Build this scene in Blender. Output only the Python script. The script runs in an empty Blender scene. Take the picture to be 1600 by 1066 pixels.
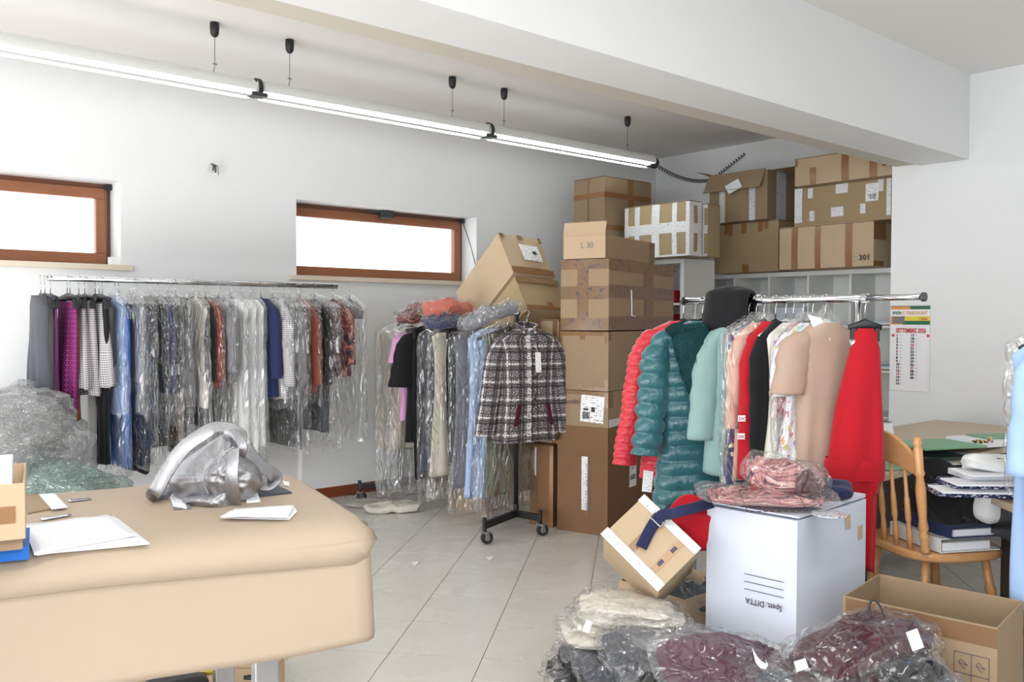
import bpy, math, random
from mathutils import Vector, Matrix, noise
from math import sin, cos, pi, radians, sqrt
R = random.Random(7)
scn = bpy.context.scene
COL = scn.collection
# ------------------------------------------------------------------ camera, world, lights, exposure
CAM_H, FPX = 1.3, 1380.0
yaw, pitch, roll = radians(40.92), radians(-1.4345), radians(0.198)
FWD = Vector((sin(yaw)*cos(pitch), cos(yaw)*cos(pitch), sin(pitch)))
_r = Vector((cos(yaw), -sin(yaw), 0)); _u = _r.cross(FWD)
RGT = _r*cos(roll) + _u*sin(roll); UPV = _u*cos(roll) - _r*sin(roll)
C0 = Vector((0, 0, CAM_H))
cd = bpy.data.cameras.new('camera'); cam = bpy.data.objects.new('camera', cd); COL.objects.link(cam)
cd.sensor_width = 36; cd.lens = FPX/1600*36; cd.clip_start = 0.05
m = Matrix((RGT, UPV, -FWD)).transposed().to_4x4(); m.translation = C0; cam.matrix_world = m
scn.camera = cam
W = bpy.data.worlds.new('sky'); scn.world = W; W.use_nodes = True
W.node_tree.nodes['Background'].inputs[0].default_value = (0.93, 0.97, 1.0, 1)
W.node_tree.nodes['Background'].inputs[1].default_value = 2.2
def area(name, loc, target, sx, sy, power, col=(1, 1, 1), spread=180):
    l = bpy.data.lights.new(name, 'AREA'); l.shape = 'RECTANGLE'; l.size = sx; l.size_y = sy; l.energy = power; l.color = col
    l.spread = radians(spread)
    o = bpy.data.objects.new(name, l); COL.objects.link(o); o.location = loc
    o.rotation_euler = (Vector(target)-Vector(loc)).to_track_quat('-Z', 'Y').to_euler(); return o
area('rear_fill', (0.5, -6.6, 1.5), (2.0, 4.0, 1.45), 7.0, 2.5, 22, (0.95, 0.98, 1.0))  # added fill behind the camera; the front wall has no glazing
area('side_windows', (-5.3, 0.6, 1.6), (3.0, 1.4, 1.5), 7.5, 2.0, 270, (0.88, 0.94, 1.0))
area('ceiling_uplight_fill', (-1.5, -1.5, 0.5), (-1.0, -1.2, 2.9), 5.0, 1.6, 45, (1.0, 0.98, 0.96))  # unseen uplight added to brighten the ceiling
area('bay_uplight_fill', (-0.4, 3.6, 0.4), (4.0, 4.2, 2.9), 2.4, 1.0, 38, (1.0, 0.98, 0.96))  # low out-of-frame uplight, added to lift the bay ceiling
area('camera_flash', (0.06, 0.02, 1.52), (2.6, 3.0, 1.1), 0.12, 0.08, 10, (1.0, 0.99, 0.97))
area('front_overhead_fill', (1.2, 0.2, 2.78), (1.2, 0.2, 0.0), 3.6, 0.25, 34, (0.97, 1.0, 0.98))  # overhead fill added for table top and floor, no fixture modelled
scn.view_settings.view_transform = 'Standard'; scn.view_settings.look = 'None'
scn.view_settings.gamma = 1; scn.view_settings.use_curve_mapping = False
scn.view_settings.exposure = 0.47
scn.cycles.transparent_max_bounces = 32
scn.cycles.max_bounces = 8
# ------------------------------------------------------------------ photogrammetry helpers (pixel ray -> real point)
def ray(x, y): return FWD + RGT*((x-800)/FPX) - UPV*((y-533)/FPX)
def onz(x, y, z=0.0): d = ray(x, y); return C0 + d*((z-CAM_H)/d.z)
def ony(x, y, Y): d = ray(x, y); return C0 + d*(Y/d.y)
def onx(x, y, X): d = ray(x, y); return C0 + d*(X/d.x)
def atd(x, y, D): return C0 + ray(x, y)*D
def depth(p): return (Vector(p)-C0).dot(FWD)
def zat(p, y): D = depth(p); return CAM_H + ray(800, y).z*D           # height of image row y at p's depth
def hit(x, c, d):
    r = ray(x, 505); det = d[0]*(-r.y) + r.x*d[1]
    return (-c[0]*(-r.y) - r.x*(c[1]))/det if det else 0
# ------------------------------------------------------------------ colour / material helpers
def srgb(r, g, b):
    f = lambda v: (v/255/12.92) if v/255 <= .04045 else ((v/255+.055)/1.055)**2.4
    return (f(r), f(g), f(b), 1)
def newmat(name):
    m = bpy.data.materials.new(name); m.use_nodes = True
    nt = m.node_tree; return m, nt, nt.nodes['Principled BSDF']
def nd(nt, typ, ins=None, **props):
    n = nt.nodes.new('ShaderNode'+typ)
    for k, v in props.items(): setattr(n, k, v)
    for k, v in (ins or {}).items():
        s = n.inputs[k]
        if isinstance(v, bpy.types.NodeSocket): nt.links.new(v, s)
        else: s.default_value = v
    return n
def mth(nt, op, a, b=0.0, clamp=False):
    return nd(nt, 'Math', {0: a, 1: b}, operation=op, use_clamp=clamp).outputs[0]
def mixc(nt, fac, a, b, mode='MIX'):
    n = nt.nodes.new('ShaderNodeMix'); n.data_type = 'RGBA'; n.blend_type = mode
    for s, v in ((n.inputs[0], fac), (n.inputs[6], a), (n.inputs[7], b)):
        if isinstance(v, bpy.types.NodeSocket): nt.links.new(v, s)
        else: s.default_value = v
    return n.outputs[2]
def coord(nt, kind='Object', scale=(1, 1, 1)):
    t = nd(nt, 'TexCoord'); return nd(nt, 'Mapping', {0: t.outputs[kind], 3: scale}).outputs[0]
def noisef(nt, scale, detail=3, co=None, dist=0.0, rough=.5):
    ins = {'Scale': scale, 'Detail': detail, 'Distortion': dist, 'Roughness': rough}
    if co is not None: ins['Vector'] = co
    else: ins['Vector'] = coord(nt)
    return nd(nt, 'TexNoise', ins).outputs[0]
def ramp(nt, fac, stops):
    n = nt.nodes.new('ShaderNodeValToRGB'); nt.links.new(fac, n.inputs[0])
    e = n.color_ramp.elements
    e[0].position, e[0].color = stops[0]; e[1].position, e[1].color = stops[1]
    for p, c in stops[2:]: x = e.new(p); x.color = c
    return n.outputs[0]
def bump(nt, b, h, strength=.3, dist=.01):
    n = nd(nt, 'Bump', {'Strength': strength, 'Distance': dist, 'Height': h}); nt.links.new(n.outputs[0], b.inputs['Normal'])
def plain(name, col, rough=.6, metal=0.0, nz=0.0, nscale=30, bmp=0.0, sheen=0.0, spec=.5, kind='Object'):
    m, nt, b = newmat(name); b.inputs['Roughness'].default_value = rough; b.inputs['Metallic'].default_value = metal
    b.inputs['Specular IOR Level'].default_value = spec
    if sheen: b.inputs['Sheen Weight'].default_value = sheen
    f = noisef(nt, nscale)
    if nz:
        d = tuple(c*(1-nz) for c in col[:3])+(1,); l = tuple(min(1, c*(1+nz)) for c in col[:3])+(1,)
        nt.links.new(mixc(nt, f, d, l), b.inputs['Base Color'])
    else: b.inputs['Base Color'].default_value = col
    if bmp: bump(nt, b, f, bmp)
    return m
def uvs(nt):
    s = nd(nt, 'SeparateXYZ', {0: nd(nt, 'TexCoord').outputs['UV']}); return s.outputs[0], s.outputs[1]
def stripe(nt, c, per, wid, off=0.0, soft=False):
    f = mth(nt, 'FRACT', mth(nt, 'DIVIDE', mth(nt, 'ADD', c, off+100*per), per))
    return mth(nt, 'LESS_THAN', f, wid)
def fabric(name, col, rough=.85, sheen=.3, nz=.12, weave=900):
    m, nt, b = newmat(name); b.inputs['Roughness'].default_value = rough; b.inputs['Sheen Weight'].default_value = sheen*.4
    b.inputs['Specular IOR Level'].default_value = .25
    f = noisef(nt, 6, 4); d = tuple(c*(1-nz) for c in col[:3])+(1,); l = tuple(min(1, c*(1+nz)) for c in col[:3])+(1,)
    nt.links.new(mixc(nt, f, d, l), b.inputs['Base Color']); bump(nt, b, noisef(nt, weave, 1), .15, .002)
    return m
def cardboard(name, col):
    m, nt, b = newmat(name); b.inputs['Roughness'].default_value = .75; b.inputs['Specular IOR Level'].default_value = .25
    f = noisef(nt, 3.0, 5, dist=.3); g = noisef(nt, 240, 2)
    c = mixc(nt, f, tuple(x*.86 for x in col[:3])+(1,), tuple(min(1, x*1.1) for x in col[:3])+(1,))
    c = mixc(nt, mth(nt, 'MULTIPLY', g, .18), c, (.25, .16, .09, 1)); nt.links.new(c, b.inputs['Base Color'])
    w = nd(nt, 'TexWave', {'Vector': coord(nt), 'Scale': 60.0, 'Distortion': .4, 'Detail': 1.0}, bands_direction='X').outputs[1]
    bump(nt, b, mth(nt, 'ADD', mth(nt, 'MULTIPLY', w, .25), f), .12, .004); return m
def plastic_film(name, tint=(.93, .95, .97, 1), clear=.72, crinkle=26, strength=.9, stretch=(1, 1, .35)):
    m, nt, b = newmat(name); out = nt.nodes['Material Output']; nt.nodes.remove(b)
    co = coord(nt, 'Object', stretch); k_ = crinkle/26
    wv = nd(nt, 'VectorMath', {0: co, 1: nd(nt, 'TexNoise', {'Vector': co, 'Scale': 9*k_, 'Detail': 1.0}).outputs[1]}, operation='ADD').outputs[0]
    n1 = noisef(nt, 13*k_, 1.2, co, .6, .5); v = nd(nt, 'TexVoronoi', {'Vector': wv, 'Scale': 9*k_}, feature='DISTANCE_TO_EDGE').outputs[0]
    n2 = noisef(nt, 34*k_, 1.0, co, .3, .5)
    h = mth(nt, 'ADD', mth(nt, 'ADD', n1, mth(nt, 'MULTIPLY', n2, .28)), mth(nt, 'MULTIPLY', mth(nt, 'MINIMUM', v, .18), 1.6))
    bp = nd(nt, 'Bump', {'Strength': strength, 'Distance': .034, 'Height': h}).outputs[0]
    tr = nd(nt, 'BsdfTransparent', {0: (1, 1, 1, 1)}).outputs[0]
    df = nd(nt, 'BsdfDiffuse', {'Color': tint, 'Normal': bp}).outputs[0]
    tl = nd(nt, 'BsdfTranslucent', {'Color': tint, 'Normal': bp}).outputs[0]
    gl = nd(nt, 'BsdfGlossy', {'Color': (1, 1, 1, 1), 'Roughness': .15, 'Normal': bp}).outputs[0]
    dd = nd(nt, 'MixShader', {0: .4, 1: df, 2: tl}).outputs[0]
    haze = mth(nt, 'MULTIPLY', noisef(nt, 5, 3, coord(nt, 'Object', (1.6, 1.6, .6))), 2*(1-clear))
    a = nd(nt, 'MixShader', {0: haze, 1: tr, 2: dd}).outputs[0]
    fr = nd(nt, 'Fresnel', {'IOR': 1.5, 'Normal': bp}).outputs[0]
    g = nd(nt, 'MixShader', {0: mth(nt, 'MINIMUM', mth(nt, 'ADD', mth(nt, 'MULTIPLY', fr, .5), .05), .32), 1: a, 2: gl}).outputs[0]
    nt.links.new(g, out.inputs[0]); return m
def emis(name, col, s):
    m, nt, b = newmat(name); b.inputs['Base Color'].default_value = col; b.inputs['Emission Color'].default_value = col
    b.inputs['Emission Strength'].default_value = s; return m
M = {}
M['wall'] = plain('wall_paint', srgb(236, 237, 238), .9, bmp=.05, nscale=120, nz=.01)
M['ceil'] = plain('ceiling_paint', srgb(243, 241, 238), .92, bmp=.04, nscale=120, nz=.01)
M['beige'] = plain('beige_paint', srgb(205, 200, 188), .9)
M['grout'] = plain('tile_grout', srgb(118, 112, 105), .9, nz=.1)
def tile_mat():
    m, nt, b = newmat('floor_tile'); f = noisef(nt, 3, 2); o = nd(nt, 'ObjectInfo').outputs['Random']
    c = mixc(nt, f, srgb(212, 208, 201), srgb(215, 211, 204)); c = mixc(nt, mth(nt, 'MULTIPLY', o, .3), c, srgb(206, 201, 193))
    nt.links.new(c, b.inputs['Base Color']); b.inputs['Roughness'].default_value = .28
    nt.links.new(mth(nt, 'ADD', mth(nt, 'MULTIPLY', f, .15), .2), b.inputs['Roughness']); return m
M['tile'] = tile_mat()
M['base'] = plain('baseboard_tile', srgb(126, 66, 40), .35, nz=.15)
def wood_mat(name, c1, c2, rough=.4, sc=(1, 1, 14)):
    m, nt, b = newmat(name); n = noisef(nt, 9, 4, coord(nt, 'Object', sc), 1.5)
    nt.links.new(mixc(nt, n, c1, c2), b.inputs['Base Color']); b.inputs['Roughness'].default_value = rough; return m
M['winwood'] = wood_mat('window_wood', srgb(136, 84, 56), srgb(164, 108, 76), .4, (2, 1, 18))
M['winwood_dark'] = wood_mat('window_wood_dark', srgb(104, 64, 46), srgb(124, 78, 58), .45, (2, 1, 18))
M['marble'] = plain('sill_marble', srgb(226, 212, 192), .35, nz=.08, nscale=7)
M['black'] = plain('black_plastic', srgb(34, 35, 38), .45)
M['dkgrey'] = plain('dark_grey_metal', srgb(74, 78, 78), .4, .4)
M['chrome'] = plain('chrome', srgb(205, 207, 210), .12, 1.0)
M['steel'] = plain('brushed_steel', srgb(168, 168, 172), .35, .9)
M['blackmetal'] = plain('black_painted_metal', srgb(22, 22, 24), .35)
M['whitemetal'] = plain('white_painted_metal', srgb(225, 225, 222), .35)
M['melamine'] = plain('white_melamine', srgb(228, 229, 226), .4)
M['lampbody'] = plain('white_lamp_housing', srgb(226, 228, 228), .35)
M['tube'] = emis('lamp_tube_light', (0.93, 1.0, 0.98, 1), 14.0)
M['card'] = cardboard('cardboard', srgb(156, 134, 108))
M['card_light'] = cardboard('light_cardboard', srgb(196, 173, 144))
M['card_olive'] = cardboard('olive_cardboard', srgb(168, 147, 114))
M['card_brown'] = cardboard('brown_cardboard', srgb(126, 94, 67))
M['card_grey'] = cardboard('grey_cardboard', srgb(162, 139, 112))
M['card_pale'] = cardboard('pale_cardboard', srgb(200, 175, 146))
M['card_white'] = plain('white_corrugated_board', srgb(206, 212, 226), .6, nz=.02, nscale=14, bmp=.05)
M['tape_brown'] = plain('brown_tape', srgb(142, 100, 62), .25, nz=.1)
M['tape_tan'] = plain('tan_tape', srgb(168, 128, 84), .25, nz=.1)
def printed(name, base, ink, sc=26, thr=.6, rough=.25, vor=True):
    m, nt, b = newmat(name); co = coord(nt, 'Object', (1, 1, 1))
    if vor:
        v = nd(nt, 'TexVoronoi', {'Vector': co, 'Scale': sc, 'Randomness': .8}).outputs[0]
        a = mth(nt, 'GREATER_THAN', v, .28); a2 = mth(nt, 'LESS_THAN', v, .42); k = mth(nt, 'MULTIPLY', a, a2)
        k = mth(nt, 'MULTIPLY', k, mth(nt, 'GREATER_THAN', noisef(nt, sc*.9, 2), .5))
    else:
        k = mth(nt, 'GREATER_THAN', noisef(nt, sc, 3, coord(nt, 'Object', (1, 1, 2.5)), 2.0), thr)
    nt.links.new(mixc(nt, k, base, ink), b.inputs['Base Color']); b.inputs['Roughness'].default_value = rough; return m
M['tape_white'] = printed('white_printed_tape', srgb(226, 226, 228), srgb(120, 122, 130), 75, .62, vor=False)
M['tape_foil'] = printed('shiny_printed_tape', srgb(214, 218, 224), srgb(110, 112, 120), 60, .60, rough=.15, vor=False)
M['tape_blue'] = printed('brown_tape_with_blue_print', srgb(130, 101, 74), srgb(88, 78, 82), 26)
M['tape_word'] = printed('brown_tape_with_dark_print', srgb(140, 106, 68), srgb(84, 62, 42), 70, .58, vor=False)
M['kraft'] = plain('kraft_paper', srgb(178, 160, 140), .6, nz=.05, nscale=2.5, bmp=.12, spec=.3)
M['paper'] = plain('white_paper', srgb(242, 242, 246), .7, nz=.01)
def ruled(name, base, ink, per=.012, w=.18, cov=.5):
    m, nt, b = newmat(name); g = nd(nt, 'SeparateXYZ', {0: nd(nt, 'TexCoord').outputs['UV']}); u, v = g.outputs[0], g.outputs[1]
    s = stripe(nt, v, per, w); k = mth(nt, 'GREATER_THAN', nd(nt, 'TexNoise', {'Vector': nd(nt, 'TexCoord').outputs['UV'], 'Scale': 1.2/per, 'Detail': 0.0}).outputs[0], 1-cov)
    nt.links.new(mixc(nt, mth(nt, 'MULTIPLY', s, k), base, ink), b.inputs['Base Color']); b.inputs['Roughness'].default_value = .6; return m
M['paper_text'] = ruled('written_paper', srgb(240, 240, 245), srgb(214, 204, 214), .06, .25, .35)
M['label'] = ruled('shipping_label', srgb(238, 238, 240), srgb(120, 120, 124), .09, .35, .42)
M['ink'] = plain('black_ink', srgb(52, 48, 50), .6)
M['ink_red'] = plain('red_ink', srgb(206, 60, 60), .6)
M['ink_purple'] = plain('purple_ink', srgb(70, 62, 92), .5)
M['ink_green'] = plain('green_ink', srgb(46, 112, 78), .6)
M['ink_orange'] = plain('orange_ink', srgb(222, 150, 70), .6)
M['ink_yellow'] = plain('yellow_ink', srgb(236, 212, 70), .6)
M['ink_grey'] = plain('grey_ink', srgb(120, 120, 124), .6)
M['film'] = plastic_film('clear_plastic_film', clear=.975)
M['film_hazy'] = plastic_film('hazy_plastic_film', clear=.95, crinkle=20)
M['film_milk'] = plastic_film('milky_plastic_film', (.9, .92, .95, 1), clear=.80, crinkle=20)
M['film_blue'] = plastic_film('bluish_plastic_film', (.62, .70, .86, 1), clear=.78, crinkle=18)
M['film_green'] = plastic_film('greenish_plastic_film', (.60, .80, .75, 1), clear=.72, crinkle=30, stretch=(1, 1, 1))
M['film_pile'] = plastic_film('crumpled_plastic_film', (.95, .96, .97, 1), clear=.78, crinkle=34, stretch=(1, 1, 1))
M['film_wrap'] = plastic_film('plastic_wrapping_film', (.9, .9, .93, 1), clear=.95, crinkle=18, strength=1.0, stretch=(1, 1, 1))
# ------------------------------------------------------------------ mesh builder
class MB:
    def __init__(s): s.v = []; s.f = []; s.uv = []; s.mi = []
    def face(s, idx, uv=None, mi=0): s.f.append(tuple(idx)); s.uv.append(uv or [(0, 0)]*len(idx)); s.mi.append(mi)
    def quad(s, a, b, c, d, mi=0, uv=((0, 0), (1, 0), (1, 1), (0, 1))):
        n = len(s.v); s.v += [Vector(a), Vector(b), Vector(c), Vector(d)]; s.face((n, n+1, n+2, n+3), list(uv), mi)
    def box(s, o, ex, ey, ez, mi=0):
        o, ex, ey, ez = map(Vector, (o, ex, ey, ez)); n = len(s.v)
        s.v += [o, o+ex, o+ex+ey, o+ey, o+ez, o+ex+ez, o+ex+ey+ez, o+ey+ez]
        q = [(0, 0), (1, 0), (1, 1), (0, 1)]
        fs = ((0, 3, 2, 1), (4, 5, 6, 7), (0, 1, 5, 4), (1, 2, 6, 5), (2, 3, 7, 6), (3, 0, 4, 7))
        if ex.cross(ey).dot(ez) < 0: fs = [f[::-1] for f in fs]
        for f in fs: s.face([n+i for i in f], q, mi)
        return s
    def cbox(s, c, sx, sy, sz, rz=0.0, mi=0):
        ex = Vector((cos(rz), sin(rz), 0)); ey = Vector((-sin(rz), cos(rz), 0)); c = Vector(c)
        return s.box(c-ex*sx/2-ey*sy/2-Vector((0, 0, sz/2)), ex*sx, ey*sy, Vector((0, 0, sz)), mi)
    def grid(s, rows, mi=0, closed=False, uvf=None, cap=False):
        n = len(s.v); k = len(rows[0])
        for r in rows: s.v += [Vector(p) for p in r]
        for i in range(len(rows)-1):
            for j in range(k if closed else k-1):
                j2 = (j+1) % k; ids = (n+i*k+j, n+i*k+j2, n+(i+1)*k+j2, n+(i+1)*k+j)
                if uvf: uv = [uvf(i, j), uvf(i, j+1), uvf(i+1, j+1), uvf(i+1, j)]
                else: uv = [(j/k, i/len(rows)), ((j+1)/k, i/len(rows)), ((j+1)/k, (i+1)/len(rows)), (j/k, (i+1)/len(rows))]
                s.face(ids, uv, mi)
        if cap:
            s.face([n+j for j in range(k)][::-1], None, mi); s.face([n+(len(rows)-1)*k+j for j in range(k)], None, mi)
        return s
    def tube(s, pts, r, k=8, mi=0, cap=True, flat=None):
        pts = [Vector(p) for p in pts]; rows = []; L = len(pts); rr = r if isinstance(r, (list, tuple)) else [r]*L
        up = None
        for i, p in enumerate(pts):
            t = (pts[min(i+1, L-1)]-pts[max(i-1, 0)]).normalized()
            if up is None:
                up = Vector((0, 0, 1)) if abs(t.z) < .9 else Vector((1, 0, 0))
            a = (up - t*up.dot(t)).normalized(); up = a; b = t.cross(a)
            fx, fy = flat or (1, 1)
            rows.append([p + a*(cos(2*pi*j/k)*rr[i]*fx) + b*(sin(2*pi*j/k)*rr[i]*fy) for j in range(k)])
        return s.grid(rows, mi, True, cap=cap)
    def lathe(s, prof, base, axis=(0, 0, 1), k=14, mi=0):
        ax = Vector(axis).normalized(); a = ax.orthogonal().normalized(); b = ax.cross(a); base = Vector(base)
        rows = [[base+ax*h+a*(cos(2*pi*j/k)*r)+b*(sin(2*pi*j/k)*r) for j in range(k)] for h, r in prof]
        return s.grid(rows, mi, True, cap=True)
WM = {}
def finish(name, mb, mats, parent=None, smooth=False, label=None, cat=None, group=None, kind=None, bevel=0, solid=0, sub=0, origin=None, world=True):
    me = bpy.data.meshes.new(name)
    if parent is not None:
        inv = WM[parent.name].inverted() if world else Matrix.Identity(4); mw = WM[parent.name]
        vs = [inv @ v for v in mb.v]
    else:
        if world and mb.v:
            if origin is None:
                xs = [v.x for v in mb.v]; ys = [v.y for v in mb.v]; zs = [v.z for v in mb.v]
                origin = Vector(((min(xs)+max(xs))/2, (min(ys)+max(ys))/2, min(zs)))
            mw = Matrix.Translation(origin)
        else: mw = Matrix.Identity(4)
        vs = [v-mw.translation for v in mb.v]
    me.from_pydata([tuple(v) for v in vs], [], mb.f)
    ul = me.uv_layers.new(name='UVMap'); flat = []
    for u in mb.uv:
        for p in u: flat += [p[0], p[1]]
    if len(flat) == len(ul.data)*2: ul.data.foreach_set('uv', flat)
    for mt in (mats if isinstance(mats, (list, tuple)) else [mats]): me.materials.append(mt)
    me.polygons.foreach_set('material_index', mb.mi)
    if smooth: me.polygons.foreach_set('use_smooth', [True]*len(me.polygons))
    me.validate(); me.update()
    o = bpy.data.objects.new(name, me); COL.objects.link(o)
    if parent is not None: o.parent = parent; WM[o.name] = mw
    else: o.matrix_world = mw; WM[o.name] = mw
    if bevel: b = o.modifiers.new('bevel', 'BEVEL'); b.width = bevel; b.segments = 2; b.limit_method = 'ANGLE'
    if solid: b = o.modifiers.new('solid', 'SOLIDIFY'); b.thickness = solid; b.offset = 0
    if sub: b = o.modifiers.new('sub', 'SUBSURF'); b.levels = sub; b.render_levels = sub
    if label: o['label'] = label
    if cat: o['category'] = cat
    if group: o['group'] = group
    if kind: o['kind'] = kind
    return o
def thing(name, label, cat, loc=(0, 0, 0), rz=0.0, group=None, kind=None, mat=None):
    o = bpy.data.objects.new(name, None); COL.objects.link(o); o.empty_display_size = .05
    mw = mat or (Matrix.Translation(Vector(loc)) @ Matrix.Rotation(rz, 4, 'Z')); o.matrix_world = mw; WM[o.name] = mw
    if label: o['label'] = label
    if cat: o['category'] = cat
    if group: o['group'] = group
    if kind: o['kind'] = kind
    return o
def struct(name, mb, mat, parent=None, **k): return finish(name, mb, mat, parent, kind=None if parent else 'structure', **k)
def text_mb(s, size, o, ex, ey, n, align='LEFT', th=.0006, bold=0.0, font=None, sx=1.0):
    cu = bpy.data.curves.new('t', 'FONT'); cu.body = s; cu.size = size; cu.align_x = align; cu.offset = bold
    cu.resolution_u = 2
    t = bpy.data.objects.new('t', cu); COL.objects.link(t)
    bpy.context.view_layer.update(); dg = bpy.context.evaluated_depsgraph_get(); me = bpy.data.meshes.new_from_object(t.evaluated_get(dg))
    mb = MB(); o, ex, ey, n = map(Vector, (o, ex, ey, n))
    mb.v = [o+ex*v.co.x*sx+ey*v.co.y+n*(th+v.co.z) for v in me.vertices]
    for p in me.polygons: mb.face(list(p.vertices))
    bpy.data.objects.remove(t); bpy.data.curves.remove(cu); return mb
# ------------------------------------------------------------------ room shell
YA, XB, XC, ZC = 5.686, 6.80, 5.968, 2.88
REC = .20
def slab(o, s, mb=None): return (mb or MB()).box(o, (s[0], 0, 0), (0, s[1], 0), (0, 0, s[2]))
win = [(-0.35, 1.745, 1.62, 2.135), (2.924, 4.54, 1.60, 2.135)]
mb = MB(); xs = -5.6
for a, b, z0, z1 in win:
    slab((xs, YA, 0), (a-xs, .34, ZC+.1), mb); slab((a, YA, 0), (b-a, .34, z0), mb); slab((a, YA, z1), (b-a, .34, ZC+.1-z1), mb); xs = b
slab((xs, YA, 0), (XB+.2-xs, .34, ZC+.1), mb)
struct('wall_back', mb, M['wall'])
struct('wall_right', slab((XB, 2.0, 0), (.2, YA-2.0, ZC+.1)), M['wall'])
# near wall with the calendar and the pillar edge
struct('wall_calendar', slab((XC, 2.02, 0), (XB-XC, 2.90-2.02, ZC+.1)), M['wall'])
struct('wall_side', slab((XC+.06, -7.0, 0), (.2, 9.02, ZC+.1)), M['wall'])
struct('wall_left', slab((-5.7, -7.2, 0), (.2, YA+7.5, ZC+.1)), M['wall'])
mb = slab((-5.6, -7.2, 0), (12.0, .2, ZC+.1))
struct('wall_front', mb, M['wall'])
struct('ceiling', slab((-5.6, -7.2, ZC), (12.6, YA+7.5, .15)), M['ceil'])
struct('trim_1', slab((-5.5, 2.395, 2.338), (XC+5.5, .315, ZC-2.338)), M['wall'])['label'] = 'deep white ceiling beam'
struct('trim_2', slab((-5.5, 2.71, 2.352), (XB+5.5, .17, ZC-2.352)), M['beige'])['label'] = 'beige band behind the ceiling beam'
struct('baseboard_back', slab((-5.5, YA-.012, 0), (XB+5.5, .012, .075)), M['base'])
# floor: grout bed + tiles
fl = struct('floor', slab((-5.6, -7.2, -.12), (12.6, YA+7.5, .117)), M['grout'])
S = .28188*1.3; A = radians(-48.83); O = Vector((1.43825*1.3, 2.21442*1.3, 0))
e1 = Vector((cos(A), sin(A), 0)); e2 = Vector((-sin(A), cos(A), 0))
def tile_mesh():
    mb = MB(); g = .0035; h = S-g; mb.box(-e1*h/2-e2*h/2+Vector((0, 0, -.012)), e1*h, e2*h, (0, 0, .012)); return mb
cands = []
for i in range(-40, 41):
    for j in range(-40, 41):
        c = O+e1*(i+.5)*S+e2*(j+.5)*S
        if c.x < -5.5 or c.x > XB+.1 or c.y < -7.0 or c.y > YA+.2: continue
        if c.x > XC+.1 and c.y < 2.8: continue
        d = c-C0; z = d.dot(FWD); vis = z > .8 and abs(d.dot(RGT)/z) < .66 and abs(d.dot(UPV)/z) < .46
        cands.append((0 if vis else 1, z if vis else 99, c))
cands.sort(key=lambda t: (t[0], t[1]))
tm = None; stuff = MB()
for k, (nv, z, c) in enumerate(cands):
    if nv == 0 and k < 290:
        if tm is None:
            t0 = finish('tile', tile_mesh(), M['tile'], fl, world=False); tm = t0.data; b = None
            t0.parent = fl; t = t0
        else:
            t = bpy.data.objects.new('tile', tm); COL.objects.link(t); t.parent = fl
        t.location = c - WM[fl.name].translation
    else:
        h = S-.0035; stuff.box(c-e1*h/2-e2*h/2+Vector((0, 0, -.012)), e1*h, e2*h, (0, 0, .012))
finish('tiles', stuff, M['tile'], fl, kind='stuff')
# windows
for wi, (a, b, z0, z1) in enumerate(win):
    Y = YA+REC; w = struct('window_%d' % (wi+1), slab((a-.02, Y+.05, z0-.02), (b-a+.04, .03, .06)), M['winwood_dark'])
    wz0 = z0+.035; fo = .035
    mb = MB(); T = .05
    slab((a, Y, wz0-.035), (b-a, T, .035), mb); slab((a, Y, z1-fo), (b-a, T, fo+.01), mb)
    slab((a, Y, wz0), (fo, T, z1-fo-wz0), mb); slab((b-fo, Y, wz0), (fo, T, z1-fo-wz0), mb)
    finish('outer_frame', mb, M['winwood_dark'], w, bevel=.003)
    sw = .065; x0, x1, q0, q1 = a+fo-.008, b-fo+.008, wz0-.02, z1-fo+.005; Yf = Y-.022
    for (o, s, n) in (((x0, Yf, q0), (x1-x0, .05, sw), 'sash_rail'), ((x0, Yf, q1-sw), (x1-x0, .05, sw), 'sash_rail'),
                      ((x0, Yf, q0+sw), (sw, .05, q1-q0-2*sw), 'sash_stile'), ((x1-sw, Yf, q0+sw), (sw, .05, q1-q0-2*sw), 'sash_stile')):
        finish(n, slab(o, s), M['winwood'], w, bevel=.004)
    m_, nt, bs = newmat('window_glass'); out = nt.nodes['Material Output']
    g = nd(nt, 'BsdfGlossy', {'Roughness': .02}).outputs[0]; t = nd(nt, 'BsdfTransparent').outputs[0]
    nt.links.new(nd(nt, 'MixShader', {0: .05, 1: t, 2: g}).outputs[0], out.inputs[0])
    finish('pane', slab((x0+sw, Yf+.02, q0+sw), (x1-x0-2*sw, .006, q1-q0-2*sw)), m_, w)
    xe = b+.06 if wi == 0 else b+.02
    finish('marble_sill', slab((a-.06, YA-.035, z0-.032), (xe-a+.06, REC+.035, .034)), M['marble'], w, bevel=.003)
    if wi == 1:
        xm = (a+b)/2-.02
        mb = MB(); slab((xm-.12, Yf-.03, q1+.005), (.26, .02, .018), mb); slab((xm-.01, Yf-.06, q1-.03), (.11, .05, .055), mb)
        finish('window_opener', mb, M['dkgrey'], w, bevel=.004)
        finish('opener_rod', MB().tube([(xm+.1, Yf-.03, q1+.01), (b-.02, Yf-.02, q1-.005)], .004), M['dkgrey'], w)
        finish('pull_cord', MB().tube([(b-.02, Yf-.02, q1-.01), (b+.0, Yf-.1, q1-.2), (b-.01, YA-.02, q1-.42)], .003), M['dkgrey'], w)
    else:
        finish('pull_cord', MB().tube([(b-.05, Yf-.03, q1), (b-.05, Yf-.06, z0-.02)], .003), M['dkgrey'], w)
    finish('hinge', slab((b-.045, Yf-.03, q1-.01), (.04, .03, .035)), M['black'], w, bevel=.004)
    finish('sill_stop', slab((b-.05, YA+.03, z0+.002), (.05, .06, .05)), M['paper'], w)
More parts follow.
